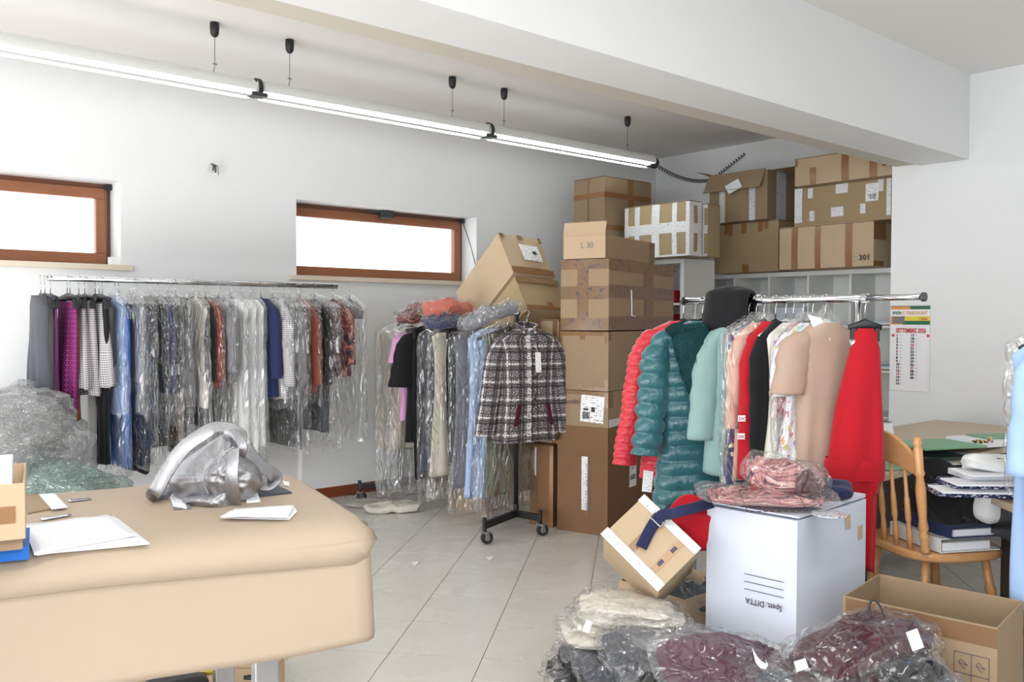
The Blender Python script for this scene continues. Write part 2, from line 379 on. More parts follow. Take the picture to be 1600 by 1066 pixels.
# ------------------------------------------------------------------ lamp: suspended fluorescent line
YL = 4.63
JX = [2.144, 3.79, 5.50]
zL = 2.545
lamp = thing('suspended_light_line', 'long white fluorescent lamp line hanging under the ceiling', 'ceiling light', (3.0, YL, zL))
segs = [(-2.0, .50), (.53, 2.12), (2.17, 3.765), (3.815, 5.48)]
for x0, x1 in segs:
    # profile: closed half-oval housing above, clear trough below
    prof = []
    for k in range(13):
        a = radians(-25+ k*(230/12)); prof.append((cos(a)*.052, sin(a)*.048+.018))
    rows = [[(x, YL+py, zL+pz) for py, pz in prof] for x in (x0, x1)]
    hs = finish('housing', MB().grid(rows, cap=True), M['lampbody'], lamp, smooth=False)
    finish('lamp_tube', MB().tube([(x0+.015, YL-.012, zL+.002), (x1-.015, YL-.012, zL+.002)], .021, 12), M['tube'], lamp, smooth=True)
    rows = []
    for x in (x0, x1):
        rows.append([(x, YL+cos(a)*.054, zL-.006+sin(a)*.036) for a in [radians(180+20+i*14) for i in range(11)]])
    finish('reflector_lip', MB().grid([[p for p in r[6:]] for r in rows]), M['lampbody'], lamp, smooth=True, solid=.003)
for x in JX[:2]+[.515]:
    mb = MB(); rows = []
    for xx in (x-.012, x+.012):
        rows.append([(xx, YL+cos(a)*.060, zL+.015+sin(a)*.058) for a in [radians(-40+i*20) for i in range(14)]])
    mb.grid(rows); finish('joint_clip', mb, M['black'], lamp, solid=.004)
    finish('joint_connector', MB().cbox((x-.005, YL-.02, zL-.02), .095, .07, .022), M['dkgrey'], lamp, bevel=.004)
finish('end_connector', MB().cbox((5.46, YL-.02, zL-.02), .09, .06, .02), M['dkgrey'], lamp, bevel=.004)
finish('end_cap', MB().tube([(5.48, YL, zL+.01), (5.53, YL, zL+.005)], .042, 14), M['black'], lamp, bevel=.004)
cable = []
pa, pb = Vector((5.53, YL, zL-.005)), onx(1110, 282, 6.74)
pc = onx(1164, 240, 6.78)
def helix(p, q, n, r, sag=0.0):
    out = []; t = (q-p).normalized(); a = t.orthogonal().normalized(); b = t.cross(a)
    for i in range(n*8+1):
        s = i/(n*8); out.append(p.lerp(q, s)+Vector((0, 0, -sag*4*s*(1-s)))+a*cos(i*pi/4)*r+b*sin(i*pi/4)*r)
    return out
finish('coiled_power_cable', MB().tube(helix(pa, pb, 24, .013, .05)+helix(pb, pc, 14, .013), .0038, 5), M['black'], smooth=True,
       label='black coiled power cable running from the lamp end to the wall', cat='cable')
for x, y in ((328, 40), (449, 64), (713, 118), (796, 136), (987, 181)):
    p = onz(x, y, ZC); p.y = 4.65
    c = finish('ceiling_canopy', MB().lathe([(0, .024), (.03, .025), (.06, .022), (.075, .012), (.078, .003)], (p.x, p.y, ZC), (0, 0, -1)), M['black'], lamp, smooth=True)
    finish('suspension_wire', MB().tube([(p.x, p.y, ZC-.07), (p.x, p.y, zL+.11), (p.x-.012, p.y-.01, zL+.062)], .0022, 5), M['ink_grey'], c)
    finish('wire_grip', MB().cbox((p.x, p.y, zL+.115), .022, .008, .008), M['steel'], c)
p = ony(332, 264, YA)
wo = thing('wall_wires', 'loose bundle of dark wires sticking out of the wall above the clothes rack', 'wires', p)
finish('outlet_plate', MB().lathe([(0, .028), (.006, .026)], (p.x-.01, YA-.001, p.z), (0, -1, 0)), M['melamine'], wo)
for dx in (-.012, .0, .014):
    finish('wire', MB().tube([(p.x-.01, YA-.01, p.z+.03), (p.x+dx, YA-.05, p.z+.015), (p.x+dx*1.4, YA-.05, p.z-.03-dx)], .006 if dx <= 0 else .003, 6), M['dkgrey'] if dx <= 0 else M['tape_brown'], wo, smooth=True)
# ------------------------------------------------------------------ cartons
def softbox(mb, o, ex, ey, ez, n=5, bul=.004, seed=0, top=True):
    """closed box with slightly bulging faces"""
    def face(p, u, v, nn):
        rows = []
        for i in range(n+1):
            r = []
            for j in range(n+1):
                s, t = j/n, i/n; q = p+u*s+v*t
                k = 16*s*(1-s)*t*(1-t)
                r.append(q+nn*(k*bul*(1+.8*noise.noise(q*3+Vector((seed, 0, 0))))))
            rows.append(r)
        mb.grid(rows, uvf=lambda i, j: (j/n, i/n))
    X, Y, Z = ex.normalized(), ey.normalized(), ez.normalized()
    face(o, ex, ez, -Y); face(o+ey+ex, -ex, ez, Y); face(o+ey, -ey, ez, -X); face(o+ex, ey, ez, X)
    face(o+ey, ex, -ey, -Z)
    if top: face(o+ez, ex, ey, Z)
    return mb
class Carton: pass
def carton(label, O, ang, a, b, h, mat='card', group=None, basis=None, open_top=False, name='carton', seed=0, flaps=True, th=.005, bul=.004, cat='box'):
    c = Carton(); O = Vector(O)
    if basis: ex, ey, ez = basis
    else: ex = Vector((cos(radians(ang)), sin(radians(ang)), 0)); ey = Vector((sin(radians(ang)), -cos(radians(ang)), 0)); ez = Vector((0, 0, 1))
    # ex goes away to the left, ey away to the right
    c.O, c.ex, c.ey, c.ez, c.a, c.b, c.h = O, ex, ey, ez, a, b, h
    c.t = thing(name, label, cat, O, group=group)
    mt = M[mat]; c.mat = mt
    e = .0012
    if not open_top:
        softbox(mb := MB(), O, ex*a, ey*b, ez*h, seed=seed, bul=bul)
        finish('body', mb, mt, c.t)
        if flaps:
            T = O+ez*(h+bul*.9)
            mb = MB().box(T, ex*a, ey*(b/2-.003), ez*.004); finish('flap', mb, mt, c.t)
            mb = MB().box(T+ey*(b/2+.003), ex*a, ey*(b/2-.003), ez*.004); finish('flap', mb, mt, c.t)
    else:
        for nm, o, u, v in (('side_panel', O, ex*a, ey*th), ('side_panel', O+ey*(b-th), ex*a, ey*th), ('side_panel', O+ey*th, ex*th, ey*(b-2*th)), ('side_panel', O+ey*th+ex*(a-th), ex*th, ey*(b-2*th))):
            finish(nm, MB().box(o, u, v, ez*h), mt, c.t, bevel=.001)
        finish('bottom_panel', MB().box(O+ex*th+ey*th, ex*(a-2*th), ey*(b-2*th), ez*th), mt, c.t)
    c.bul = 0 if open_top else bul
    return c
def fr(c, f):
    """frame of a face seen left to right: origin, x dir, y dir, normal, width, height"""
    if f == 'L': return c.O+c.ex*c.a, -c.ex, c.ez, -c.ey, c.a, c.h
    if f == 'R': return c.O.copy(), c.ey, c.ez, -c.ex, c.b, c.h
    if f == 'T': return c.O+c.ez*(c.h+c.bul+.004), c.ey, c.ex, c.ez, c.b, c.a
def sticker(c, f, s0, t0, s1, t1, mat, name='tape', rot=0, label=None, lift=.0012, parent=None):
    o, x, y, n, w, h = fr(c, f); ns = 7
    cx_, cy_ = (s0+s1)/2*w, (t0+t1)/2*h; hw, hh = abs(s1-s0)*w/2, abs(t1-t0)*h/2; ca, sa = cos(rot), sin(rot)
    def P(u, v, k):
        X, Y = cx_+u*ca-v*sa, cy_+u*sa+v*ca; s, t = min(1, max(0, X/w)), min(1, max(0, Y/h))
        return o+x*X+y*Y+n*(lift+k+c.bul*1.9*16*s*(1-s)*t*(1-t)*1.0)
    rows = [[P(-hw+2*hw*j/ns, -hh+2*hh*i/ns, 0) for j in range(ns+1)] for i in range(ns+1)]
    mb = MB().grid(rows, uvf=lambda i, j: (j/ns, i/ns))
    ob = finish(name, mb, M[mat], parent or c.t)
    md = ob.modifiers.new('solid', 'SOLIDIFY'); md.thickness = .0008; md.offset = -1
    if label: ob['label'] = label
    return ob
def words(c, f, s, t, size, txt, mat='ink', rot=0, lift=.007, name='printed_text', bold=0.0, sx=1.0):
    o, x, y, n, w, h = fr(c, f); X = x*cos(rot)+y*sin(rot); Y = -x*sin(rot)+y*cos(rot)
    return finish(name, text_mb(txt, size, o+x*(s*w)+y*(t*h)+n*lift, X, Y, n, bold=bold, sx=sx), M[mat], c.t)
def carton_px(label, C, ang, z0, z1, xl, xr, mat='card', amin=.1, a=None, b=None, **k):
    C = Vector((C[0], C[1], 0)); e = (cos(radians(ang)), sin(radians(ang))); f = (sin(radians(ang)), -cos(radians(ang)))
    A_ = a if a else hitlen(xl, C, e); B_ = b if b else hitlen(xr, C, f)
    return carton(label, (C.x, C.y, z0), ang, A_, B_, z1-z0, mat, **k)
def hitlen(x, c, d):
    r = ray(x, 500); # solve c + s d = t r
    det = d[0]*(-r.y)+r.x*d[1]; s = (-c[0]*(-r.y)-r.x*c[1])/det; return abs(s)
def barcode(c, f, s0, t0, s1, t1, n=14, vertical=True, name='barcode', parent=None):
    o, x, y, nn, w, h = fr(c, f); mb = MB(); rr = random.Random(int(s0*1000))
    for i in range(n):
        u = s0+(s1-s0)*i/n; wd = (s1-s0)/n*rr.choice((.35, .5, .7))
        s, t = (s0+s1)/2, (t0+t1)/2; l = .0035+c.bul*1.9*16*s*(1-s)*t*(1-t)
        mb.quad(o+x*u*w+y*t0*h+nn*l, o+x*(u+wd)*w+y*t0*h+nn*l, o+x*(u+wd)*w+y*t1*h+nn*l, o+x*u*w+y*t1*h+nn*l)
    return finish(name, mb, M['ink'], parent or c.t)
# --- main stack by the racks
CB = Vector((3.87, 3.589, 0)); ANG = 107
def zz(y, p=CB): return zat(p, y)
stack1 = carton_px('large dark brown carton standing on the floor at the base of the tall stack', CB, ANG, 0, zz(668), 872, 1052, 'card_brown', seed=1, flaps=False)
sticker(stack1, 'L', .50, .22, .62, .72, 'tape_white', 'label_strip')
sticker(stack1, 'L', .0, .74, 1, .755, 'card_brown', 'lid_edge'); sticker(stack1, 'R', .0, .74, 1, .755, 'card_brown', 'lid_edge')
words(stack1, 'L', .59, .66, .035, 'CITTINIA  SETTEBRI', 'ink_grey', rot=-pi/2, lift=.011)
lb = sticker(stack1, 'R', .29, .38, .39, .60, 'paper', 'shipping_label'); barcode(stack1, 'R', .30, .45, .38, .50)
words(stack1, 'R', .305, .55, .02, '30384', lift=.011)
stack2 = carton_px('tan carton with a handwritten word and white shipping label, on the dark brown carton', CB, ANG, zz(668), zz(612), 874, 1052, 'card', seed=2, flaps=False)
sticker(stack2, 'R', .01, .0, .42, .22, 'tape_white', 'tape')
lb = sticker(stack2, 'L', .46, .12, .92, .88, 'label', 'shipping_label', rot=-.06)
barcode(stack2, 'L', .5, .22, .66, .42, 10); sticker(stack2, 'L', .52, .46, .62, .52, 'ink', 'printed_bar', lift=.004); sticker(stack2, 'L', .68, .42, .75, .56, 'ink', 'printed_bar', lift=.004)
words(stack2, 'L', .07, .60, .040, 'Gorreba', 'ink', lift=.011, rot=.08, name='handwriting', sx=.9)
sticker(stack2, 'L', .0, .9, 1, 1, 'tape_word', 'tape'); sticker(stack2, 'L', .93, .55, 1, 1, 'tape_word', 'tape'); sticker(stack2, 'R', 0, .55, .06, 1, 'tape_word', 'tape')
stack3 = carton_px('plain tan carton under the heavily taped one in the tall stack', CB, ANG, zz(611), zz(518), 875, 1052, 'card', seed=3, flaps=False)
for s0, t0, s1, t1 in ((0, .93, 1, 1), (0, 0, 1, .06), (.0, .82, .06, 1), (.42, .86, .52, .95), (.92, .8, 1, 1), (.38, .03, .48, .12), (.93, .02, 1, .2)): sticker(stack3, 'L', s0, t0, s1, t1, 'tape_word')
for s0, t0, s1, t1 in ((.5, .88, .56, 1), (0, .85, .03, 1), (.47, 0, .5, .12)): sticker(stack3, 'R', s0, t0, s1, t1, 'tape_word')
stack4 = carton_px('carton criss-crossed with brown tape printed in dark blue, near the top of the tall stack', CB, ANG, zz(516), zz(404), 876, 1052, 'card_grey', seed=4, flaps=False)
for s0, t0, s1, t1 in ((0, .86, 1, 1), (0, .44, 1, .62), (0, 0, 1, .17), (.36, 0, .58, 1)): sticker(stack4, 'L', s0, t0, s1, t1, 'tape_blue')
for s0, t0, s1, t1 in ((0, .84, 1, 1), (0, .46, 1, .64), (0, 0, 1, .2), (.5, 0, .64, 1)): sticker(stack4, 'R', s0, t0, s1, t1, 'tape_blue')
mb = MB().tube([stack4.O+stack4.ey*.30+Vector((0, 0, .25))-stack4.ex*.009, stack4.O+stack4.ey*.305+Vector((0, 0, .15))-stack4.ex*.011, stack4.O+stack4.ey*.31+Vector((0, 0, .09))-stack4.ex*.009, stack4.O+stack4.ey*.36+Vector((0, 0, .085))-stack4.ex*.009], .004)
finish('torn_tape_edge', mb, M['paper'], stack4.t)
# open carton top with raised flap
zt = zz(403); c5 = carton_px('open-topped carton with a raised pale flap, topmost of the tall stack', CB+Vector((.0, .03, 0)), ANG, zt+.001, zz(366)-.0, 880, 1022, 'card_grey', seed=5, open_top=True, th=.006)
zf = zz(346)
mb = MB().box(c5.O+Vector((0, 0, c5.h))-c5.ey*.004, c5.ex*(c5.a), c5.ey*.005, Vector((-.01, -.02, zf-zz(366))))
finish('raised_flap', mb, M['card_pale'], c5.t)
sticker(c5, 'L', 0, 0, 1, 1, 'card_pale', 'pale_side', lift=.001)
words(c5, 'L', .42, .45, .05, 'L 30', 'ink_grey', lift=.003)
sticker(c5, 'R', .88, 0, 1.0, 1, 'tape_blue')
mb = MB().box(stack4.O+stack4.ez*stack4.h+stack4.ey*(stack4.b*.92), stack4.ex*.22, stack4.ey*.16-stack4.ez*.03, Vector((0, 0, .004)))
finish('loose_flap', mb, M['card_grey'], stack4.t)
# tall cartons behind, left of the stack
cb2 = Vector((3.80, 3.945, 0))
bk1 = carton('tall scuffed brown carton standing upright behind the tweed jacket', (cb2.x-.02, cb2.y+.02, 0), 107, .17, .55, zat(cb2, 697), 'card_brown', seed=6)
sticker(bk1, 'L', .22, .62, .30, .97, 'tape_white', 'tape_strip'); sticker(bk1, 'L', .85, 0, 1, 1, 'tape_brown')
bk2 = carton('tan carton stacked on the scuffed brown one, under the leaning cartons', (cb2.x+.03, cb2.y+.03, zat(cb2, 696)+.006), 107, .26, .6, zat(cb2, 502)-zat(cb2, 696)-.004, 'card_pale', seed=7)
for s0, s1 in ((.40, .52), (.84, .97)): sticker(bk2, 'L', s0, 0, s1, 1, 'tape_brown')
bk3 = carton('tan carton half hidden behind the plaid jacket shoulder', (cb2.x-.09, cb2.y+.60, 0), 107, .30, .50, zat((3.7, 4.55, 0), 520), 'card_grey', seed=8)
# two leaning cartons
def lean(label, P, Q, Rr, Dd, mat, seed, name='carton'):
    """box from end-face corners: P top-left, Q top-right, Rr bottom-left (3-D), Dd = vector of length going back"""
    x = (Q-P); y = (Rr-P); xn = x.normalized(); dn = Dd.normalized()
    c = Carton(); c.bul = .006
    c.O = Rr; c.ex, c.ez = None, None
    t = thing(name, label, 'box', Rr+Dd*.5)
    mb = MB(); softbox(mb, Rr, x, Dd, -y, bul=.008, seed=seed); finish('body', mb, M[mat], t)
    n = x.cross(-y).normalized();
    if n.dot(Dd) > 0: n = -n
    return t, n
def facequad(t, P, x, y, n, s0, t0, s1, t1, mat, name, l=.009):
    mb = MB(); o = P+n*l; K = 6
    rows = [[P+x*(s0+(s1-s0)*j/K)+y*(t0+(t1-t0)*i/K)+n*(l+.013*16*(lambda a, b: a*(1-a)*b*(1-b))(s0+(s1-s0)*j/K, t0+(t1-t0)*i/K)) for j in range(K+1)] for i in range(K+1)]
    ob = finish(name, mb.grid(rows, uvf=lambda i, j: (j/K, 1-i/K)), M[mat], t); md = ob.modifiers.new('s', 'SOLIDIFY'); md.thickness = .001; md.offset = -1; return ob
CV = lambda x, y, z: RGT*x+UPV*y+FWD*z
Dp = 5.72
rv, dv, lv = CV(.27, -.02, .17), CV(.10, -.27, -.16), CV(-.30, -.36, .42)
P1 = atd(778, 365, Dp)
t, n = lean('leaning carton with a white shipping label, upper of the two slanting cartons', P1, P1+rv, P1+dv, lv, 'card_light', 11)
xx, yy = rv, dv
facequad(t, P1, xx, yy, n, .36, .26, .82, .66, 'label', 'shipping_label'); facequad(t, P1, xx, yy, n, .62, .42, .72, .5, 'ink', 'printed_bar', .011)
facequad(t, P1, xx, yy, n, 0, .84, 1, 1.0, 'tape_word', 'tape'); facequad(t, P1, xx, yy, n, .42, 0, .54, .12, 'tape_word', 'tape'); facequad(t, P1, xx, yy, n, 0, 0, .1, .1, 'tape_word', 'tape'); facequad(t, P1, xx, yy, n, .93, 0, 1, .14, 'tape_word', 'tape')
P2 = P1+dv*1.08+rv*.0; d2 = dv*.76
t, n = lean('plain leaning carton tucked under the labelled slanting one', P2, P2+rv*.98, P2+d2, lv*1.0, 'card_olive', 12)
facequad(t, P2, rv, d2, n, 0, 0, 1, .2, 'tape_word', 'tape'); facequad(t, P2, rv, d2, n, 0, .9, .98, 1, 'tape_word', 'tape'); facequad(t, P2, rv, d2, n, .5, .78, .62, .98, 'tape_brown', 'tape')
# --- far corner carton on hidden stack, and the cartons on top of the shelves
cx1 = Vector((5.62, 4.62, 0))
def corner_at(x, D): p = atd(x, 400, D); return Vector((p.x, p.y, 0))
cc = corner_at(944, 7.2)
z0c, z1c = zat(cc, 352)-.16, zat(cc, 277)
far = carton_px('brown-taped carton high up in the far corner of the room', cc, 90, z0c, z1c, 896, 1016, 'card', seed=13)
for s0, t0, s1, t1 in ((.0, .70, 1, .78), (.0, .2, 1, .28), (.47, .78, .50, 1)): sticker(far, 'L', s0, t0, s1, t1, 'tape_brown')
sticker(far, 'L', .485, 0, .505, 1, 'card_brown', 'seam')
for s0, t0, s1, t1 in ((0, .70, 1, .78), (0, .22, 1, .30), (.48, .05, .60, 1)): sticker(far, 'R', s0, t0, s1, t1, 'tape_brown')
sup = carton_px('large carton hidden below the far corner carton', cc+Vector((.02, .02, 0)), 90, 0.9, z0c-.012, 899, 1010, 'card', seed=14)
sup2 = carton_px('large carton on the floor in the far corner', cc+Vector((.02, .02, 0)), 90, 0, 0.885, 899, 1010, 'card_brown', seed=15)
# shelf unit first (needs heights)
ZS = 1.69; XS = 6.41
def shelf_unit(label, y0, y1, z1, cols, zs, x0=XS, x1=XB-.005, name='shelf_unit'):
    t = thing(name, label, 'shelf', ((x0+x1)/2, (y0+y1)/2, 0)); T = .036; D = x1-x0
    finish('top_panel', slab((x0, y0, z1-T), (D, y1-y0, T)), M['melamine'], t, bevel=.001)
    finish('base_panel', slab((x0, y0, 0), (D, y1-y0, T)), M['melamine'], t)
    for y in (y0, y1-T): finish('side_panel', slab((x0, y, T), (D, T, z1-2*T)), M['melamine'], t)
    finish('back_panel', slab((x1-.006, y0+T, T), (.006, y1-y0-2*T, z1-2*T)), M['melamine'], t)
    for y in cols: finish('divider', slab((x0+.002, y-.008, T), (D-.01, .016, z1-2*T)), M['melamine'], t)
    ys = [y0+T]+sorted(cols)+[y1-T]
    for z in zs:
        for a, b in zip(ys[:-1], ys[1:]): finish('shelf', slab((x0+.004, a+.009, z-.008), (D-.012, b-a-.018, .016)), M['melamine'], t)
    return t
yc = [onx(px, 470, XS).y for px in (1147, 1201, 1262, 1328)]
yL = onx(1090, 431, XS).y
shelf_unit('white cube shelf unit behind the right-hand clothes rail', 2.93, yL, ZS, yc, (1.25, .915, .57, .25))
XT = 5.62
y2 = onx(1064, 440, XT).y
ZT = onx(1066, 404, XT).z
shelf_unit('second white shelf unit half hidden behind the tall carton stack', y2-.03, y2+.70, ZT, [y2+.34], (ZT-.36, ZT-.72, .35), x0=XT, x1=XT+.4, name='shelf_unit')
def corner_x(x, X): p = onx(x, 430, X); return Vector((p.x, p.y, 0))
XF = 6.32
def shelf_carton(label, xl, xr, z0, z1, mat, X=XF, dep=.42, seed=0, **k):
    """carton whose long face is parallel to the shelf (faces -x); xl..xr pixel columns of that face"""
    yl, yr = onx(xl, 380, X).y, onx(xr, 380, X).y
    return carton(label, (X, yr, z0), 90, yl-yr, dep, z1-z0, mat, seed=seed, **k)
# face seen: 'L' has normal -ey. with ang=90 ex=+y (left), ey=+x  -> L normal -x : good
zA = 1.695
def zx(x, y, X=XF): return onx(x, y, X).z
tp = shelf_carton('wide carton wrapped all over in white printed tape, on the left shelf unit', 976, 1077, ZT+.006, zx(1077, 314, 5.45), 'card_olive', X=5.45, dep=.15, seed=20)
for s0, t0, s1, t1 in ((0, 0, .3, 1), (.62, 0, 1, 1), (.3, .42, .62, .6), (.3, 0, .62, .08), (.3, .93, .62, 1)): sticker(tp, 'R', s0, t0, s1, t1, 'tape_white', lift=.0012+.0006*(t1-t0 < .3))
W_ = 'tape_white'
for s0, t0, s1, t1 in ((0, 0, .06, 1), (.17, .0, .25, 1), (.44, 0, .56, 1), (.75, 0, .82, 1), (.95, 0, 1, 1), (0, .44, 1, .64), (0, 0, 1, .035)): sticker(tp, 'L', s0, t0, s1, t1, W_, lift=.0012+.0006*(t1-t0 < .3))
tp2 = carton('second white-taped carton standing behind the first, beside the open carton', (5.63, tp.O.y-.035, ZT+.006), 90, .30, .16, zx(1100, 320, 5.63)-ZT-.006, 'card_olive', seed=21)
for s0, t0, s1, t1 in ((0, 0, .16, 1), (.34, .0, .5, 1), (.62, 0, .9, 1), (0, .44, 1, .6), (0, 0, 1, .05), (0, .93, 1, 1)): sticker(tp2, 'L', s0, t0, s1, t1, W_, lift=.0012+.0006*(t1-t0 < .3))
bx = shelf_carton('plain tan carton on the shelf under the open carton', 1116, 1216, zA, zx(1166, 349), 'card_olive', X=6.30, seed=22, dep=.42)
for s0, s1, t0 in ((.17, .24, .80), (.24, .30, .76), (.44, .52, .79), (.70, .77, .80), (.79, .85, .85)): sticker(bx, 'L', s0, t0, s1, 1, 'tape_brown')
sticker(bx, 'L', .46, 0, .56, .16, 'tape_brown')
zo = bx.O.z+bx.h+.012
op = shelf_carton('open brown carton with its flaps folded out, high on the shelf', 1108, 1198, zo, zx(1150, 272, 6.25), 'card', X=6.25, dep=.44, seed=23, open_top=True)
for s0, s1 in ((.18, .28), (.70, .80)): sticker(op, 'L', s0, 0, s1, .92, 'tape_white' if s0 < .5 else 'tape_foil')
sticker(op, 'R', .3, 0, .62, 1, 'tape_foil')
o_, x_, y_, n_, w_, h_ = fr(op, 'L'); top = o_+y_*h_
# front flap folded out and down, left flap sticking out
mb = MB().box(top+y_*.012, x_*(w_*.98), n_*.05-y_*.15-x_*.03, Vector((-.004, 0, .004))); finish('front_flap', mb, M['card'], op.t)
mb = MB().box(top+x_*.0+Vector((.05, 0, 0)), -x_*.17+y_*.07, Vector((.2, 0, 0)), y_*.004); finish('left_flap', mb, M['card'], op.t)
mb = MB().box(top+x_*w_+Vector((.02, 0, 0)), x_*.10-y_*.02, Vector((.38, 0, 0)), y_*.004); finish('right_flap', mb, M['card'], op.t)
mb = MB().box(top+Vector((.43, 0, 0)), x_*w_, Vector((.01, 0, .08)), Vector((.004, 0, 0))); finish('back_flap', mb, M['card_brown'], op.t)
mb = MB(); q = top+x_*(w_*.34)-y_*.10+n_*.05; mb.box(q, x_*.13+y_*.05, -y_*.07+x_*.04, n_*.003); finish('delivery_note', mb, M['paper_text'], op.t)
XB2 = 6.18
b1 = shelf_carton('tan carton marked 301 resting directly on the shelf unit', 1218, 1365, zA, zx(1290, 352, XB2), 'card_light', X=XB2, dep=.5, seed=24)
for s0, t0, s1, t1 in ((.14, .0, .21, 1), (.40, .0, .46, 1), (.72, .0, .79, 1)): sticker(b1, 'L', s0, t0, s1, t1, 'tape_brown')
sticker(b1, 'R', 0, .6, .35, 1, 'tape_brown'); sticker(b1, 'R', 0, 0, .3, .12, 'tape_brown')
words(b1, 'L', .86, .14, .055, '301', lift=.010, bold=.001, sx=1.1)
sticker(b1, 'L', .79, .13, .845, .135, 'ink_grey', 'stamp_outline'); sticker(b1, 'L', .79, .23, .845, .235, 'ink_grey', 'stamp_outline')
b2 = shelf_carton('tan carton patched with white tape and a barcode label, between the two marked 301', 1241, 1402, b1.O.z+b1.h+.012, zx(1300, 289, XB2+.06), 'card_olive', X=XB2+.06, dep=.46, seed=25)
for s0, t0, s1, t1 in ((0, .1, .08, 1), (.14, .72, .19, .98), (.42, .76, .54, 1), (.82, .7, .87, 1), (.16, .12, .21, .38), (.38, .18, .5, .42), (.66, .2, .71, .44), (.9, .1, .94, 1)): sticker(b2, 'L', s0, t0, s1, t1, 'tape_white')
sticker(b2, 'L', .71, .48, .83, .92, 'label', 'barcode_label', lift=.003); barcode(b2, 'L', .735, .54, .81, .66)
b3 = shelf_carton('topmost tan carton marked 301, just under the beam', 1241, 1400, b2.O.z+b2.h+.012, zx(1310, 240, XB2), 'card_light', X=XB2, dep=.48, seed=26)
for s0, t0, s1, t1 in ((.16, .0, .22, .62), (.48, .0, .55, 1), (.75, .0, .82, 1), (0, .72, .03, 1)): sticker(b3, 'L', s0, t0, s1, t1, 'tape_brown')
words(b3, 'L', .87, .34, .055, '301', lift=.010, bold=.001, sx=1.1)
# things between the shelf units
mb = MB().box((6.36, yL+.05, 0), (.05, 0, 0), (0, .07, 0), (.0, 0, 1.70)); finish('wooden_plank', mb, M['winwood'], label='orange wooden plank standing between the two shelf units', cat='plank', bevel=.003)
# calendar
yk0, yk1 = onx(1391, 560, XC).y-.004, onx(1453, 560, XC).y
ck = Carton(); zc1, zc0 = onx(1425, 479, XC).z, onx(1425, 611, XC).z
ck.O = Vector((XC-.006, yk1, zc0)); ck.ex = Vector((0, 1, 0)); ck.ey = Vector((1, 0, 0)); ck.ez = Vector((0, 0, 1)); ck.a, ck.b, ck.h, ck.bul = yk0-yk1, .004, zc1-zc0, 0
ck.t = thing('wall_calendar', 'monthly paper wall calendar for September hanging on the right wall', 'calendar', (XC, (yk0+yk1)/2, zc0))
finish('sheet', MB().box(ck.O, ck.ex*ck.a, ck.ey*.003, ck.ez*ck.h), M['paper'], ck.t)
def ctext(s, t, size, txt, mat, sx=1.0, bold=0): return words(ck, 'L', s, t, size, txt, mat, lift=.0022, bold=bold, sx=sx)
sticker(ck, 'L', 0, .965, .5, 1, 'ink_orange', 'header_band'); sticker(ck, 'L', .5, .965, 1, 1, 'ink_green', 'header_band')
ctext(.04, .905, .030, 'IPER', 'ink_green', 1.15, .0008); ctext(.29, .905, .03, 'C', 'ink_orange', 1.0, .001); ctext(.40, .905, .030, 'TRISCOUNT', 'ink_orange', .86, .0008)
sticker(ck, 'L', 0, .785, 1, .885, 'ink_green', 'banner'); sticker(ck, 'L', 0, .785, .3, .885, 'ink_orange', 'banner', lift=.0016)
sticker(ck, 'L', .05, .80, .36, .88, 'ink_grey', 'car_picture', lift=.002); sticker(ck, 'L', .36, .83, .74, .885, 'ink_yellow', 'banner', lift=.002); sticker(ck, 'L', .75, .83, 1, .885, 'ink_yellow', 'banner', lift=.002)
ctext(.77, .84, .020, '2026', 'ink_red', 1.1, .0008)
ctext(.14, .69, .042, 'SETTEMBRE 2026', 'ink_red', .66, .0014)
for k in range(16):
    y = .645-k*.0385; d = k+1; ctext(.15, y, .021, str(d), 'ink_red' if d in (6, 13) else 'ink', 1.15, .0011)
    sticker(ck, 'L', .24, y+.008, .29, y+.013, 'ink_grey', 'printed_line')
    if k < 14:
        d = k+17; ctext(.52, y, .021, str(d), 'ink_red' if d in (20, 27) else 'ink', 1.15, .0011); sticker(ck, 'L', .64, y+.008, .69, y+.013, 'ink_grey', 'printed_line')
for s in (.03, .92):
    sticker(ck, 'L', s, .64, s+.07, .67, 'ink_red', 'printed_square'); mbt = ruled
    sticker(ck, 'L', s+.01, .03, s+.05, .62, 'paper_text', 'side_column')
finish('binding_strip', MB().box(ck.O+Vector((-.002, 0, ck.h)), ck.ex*ck.a, ck.ey*.006, ck.ez*.005), M['ink_grey'], ck.t)
# ------------------------------------------------------------------ cloth materials
def uvc(nt): return uvs(nt)
def pattern_mat(name, fn, rough=.8, bmp=None):
    m, nt, b = newmat(name); u, v = uvs(nt); c = fn(nt, u, v); nt.links.new(c, b.inputs['Base Color'])
    b.inputs['Roughness'].default_value = rough; b.inputs['Specular IOR Level'].default_value = .25; return m
def purple_rings(nt, u, v):
    a = mth(nt, 'SUBTRACT', mth(nt, 'FRACT', mth(nt, 'DIVIDE', u, .03)), .5); b = mth(nt, 'SUBTRACT', mth(nt, 'FRACT', mth(nt, 'DIVIDE', mth(nt, 'ADD', v, 50), .026)), .5)
    r = mth(nt, 'SQRT', mth(nt, 'ADD', mth(nt, 'MULTIPLY', a, a), mth(nt, 'MULTIPLY', b, b)))
    k = mth(nt, 'MULTIPLY', mth(nt, 'GREATER_THAN', r, .22), mth(nt, 'LESS_THAN', r, .40))
    return mixc(nt, k, srgb(150, 62, 124), srgb(74, 18, 70))
def houndstooth(nt, u, v):
    a = stripe(nt, u, .012, .5); b = stripe(nt, v, .012, .5)
    c = mixc(nt, mth(nt, 'MULTIPLY', a, b), srgb(206, 202, 204), srgb(58, 54, 60))
    return mixc(nt, mth(nt, 'MULTIPLY', mth(nt, 'ADD', a, b), .28), c, srgb(84, 80, 88))
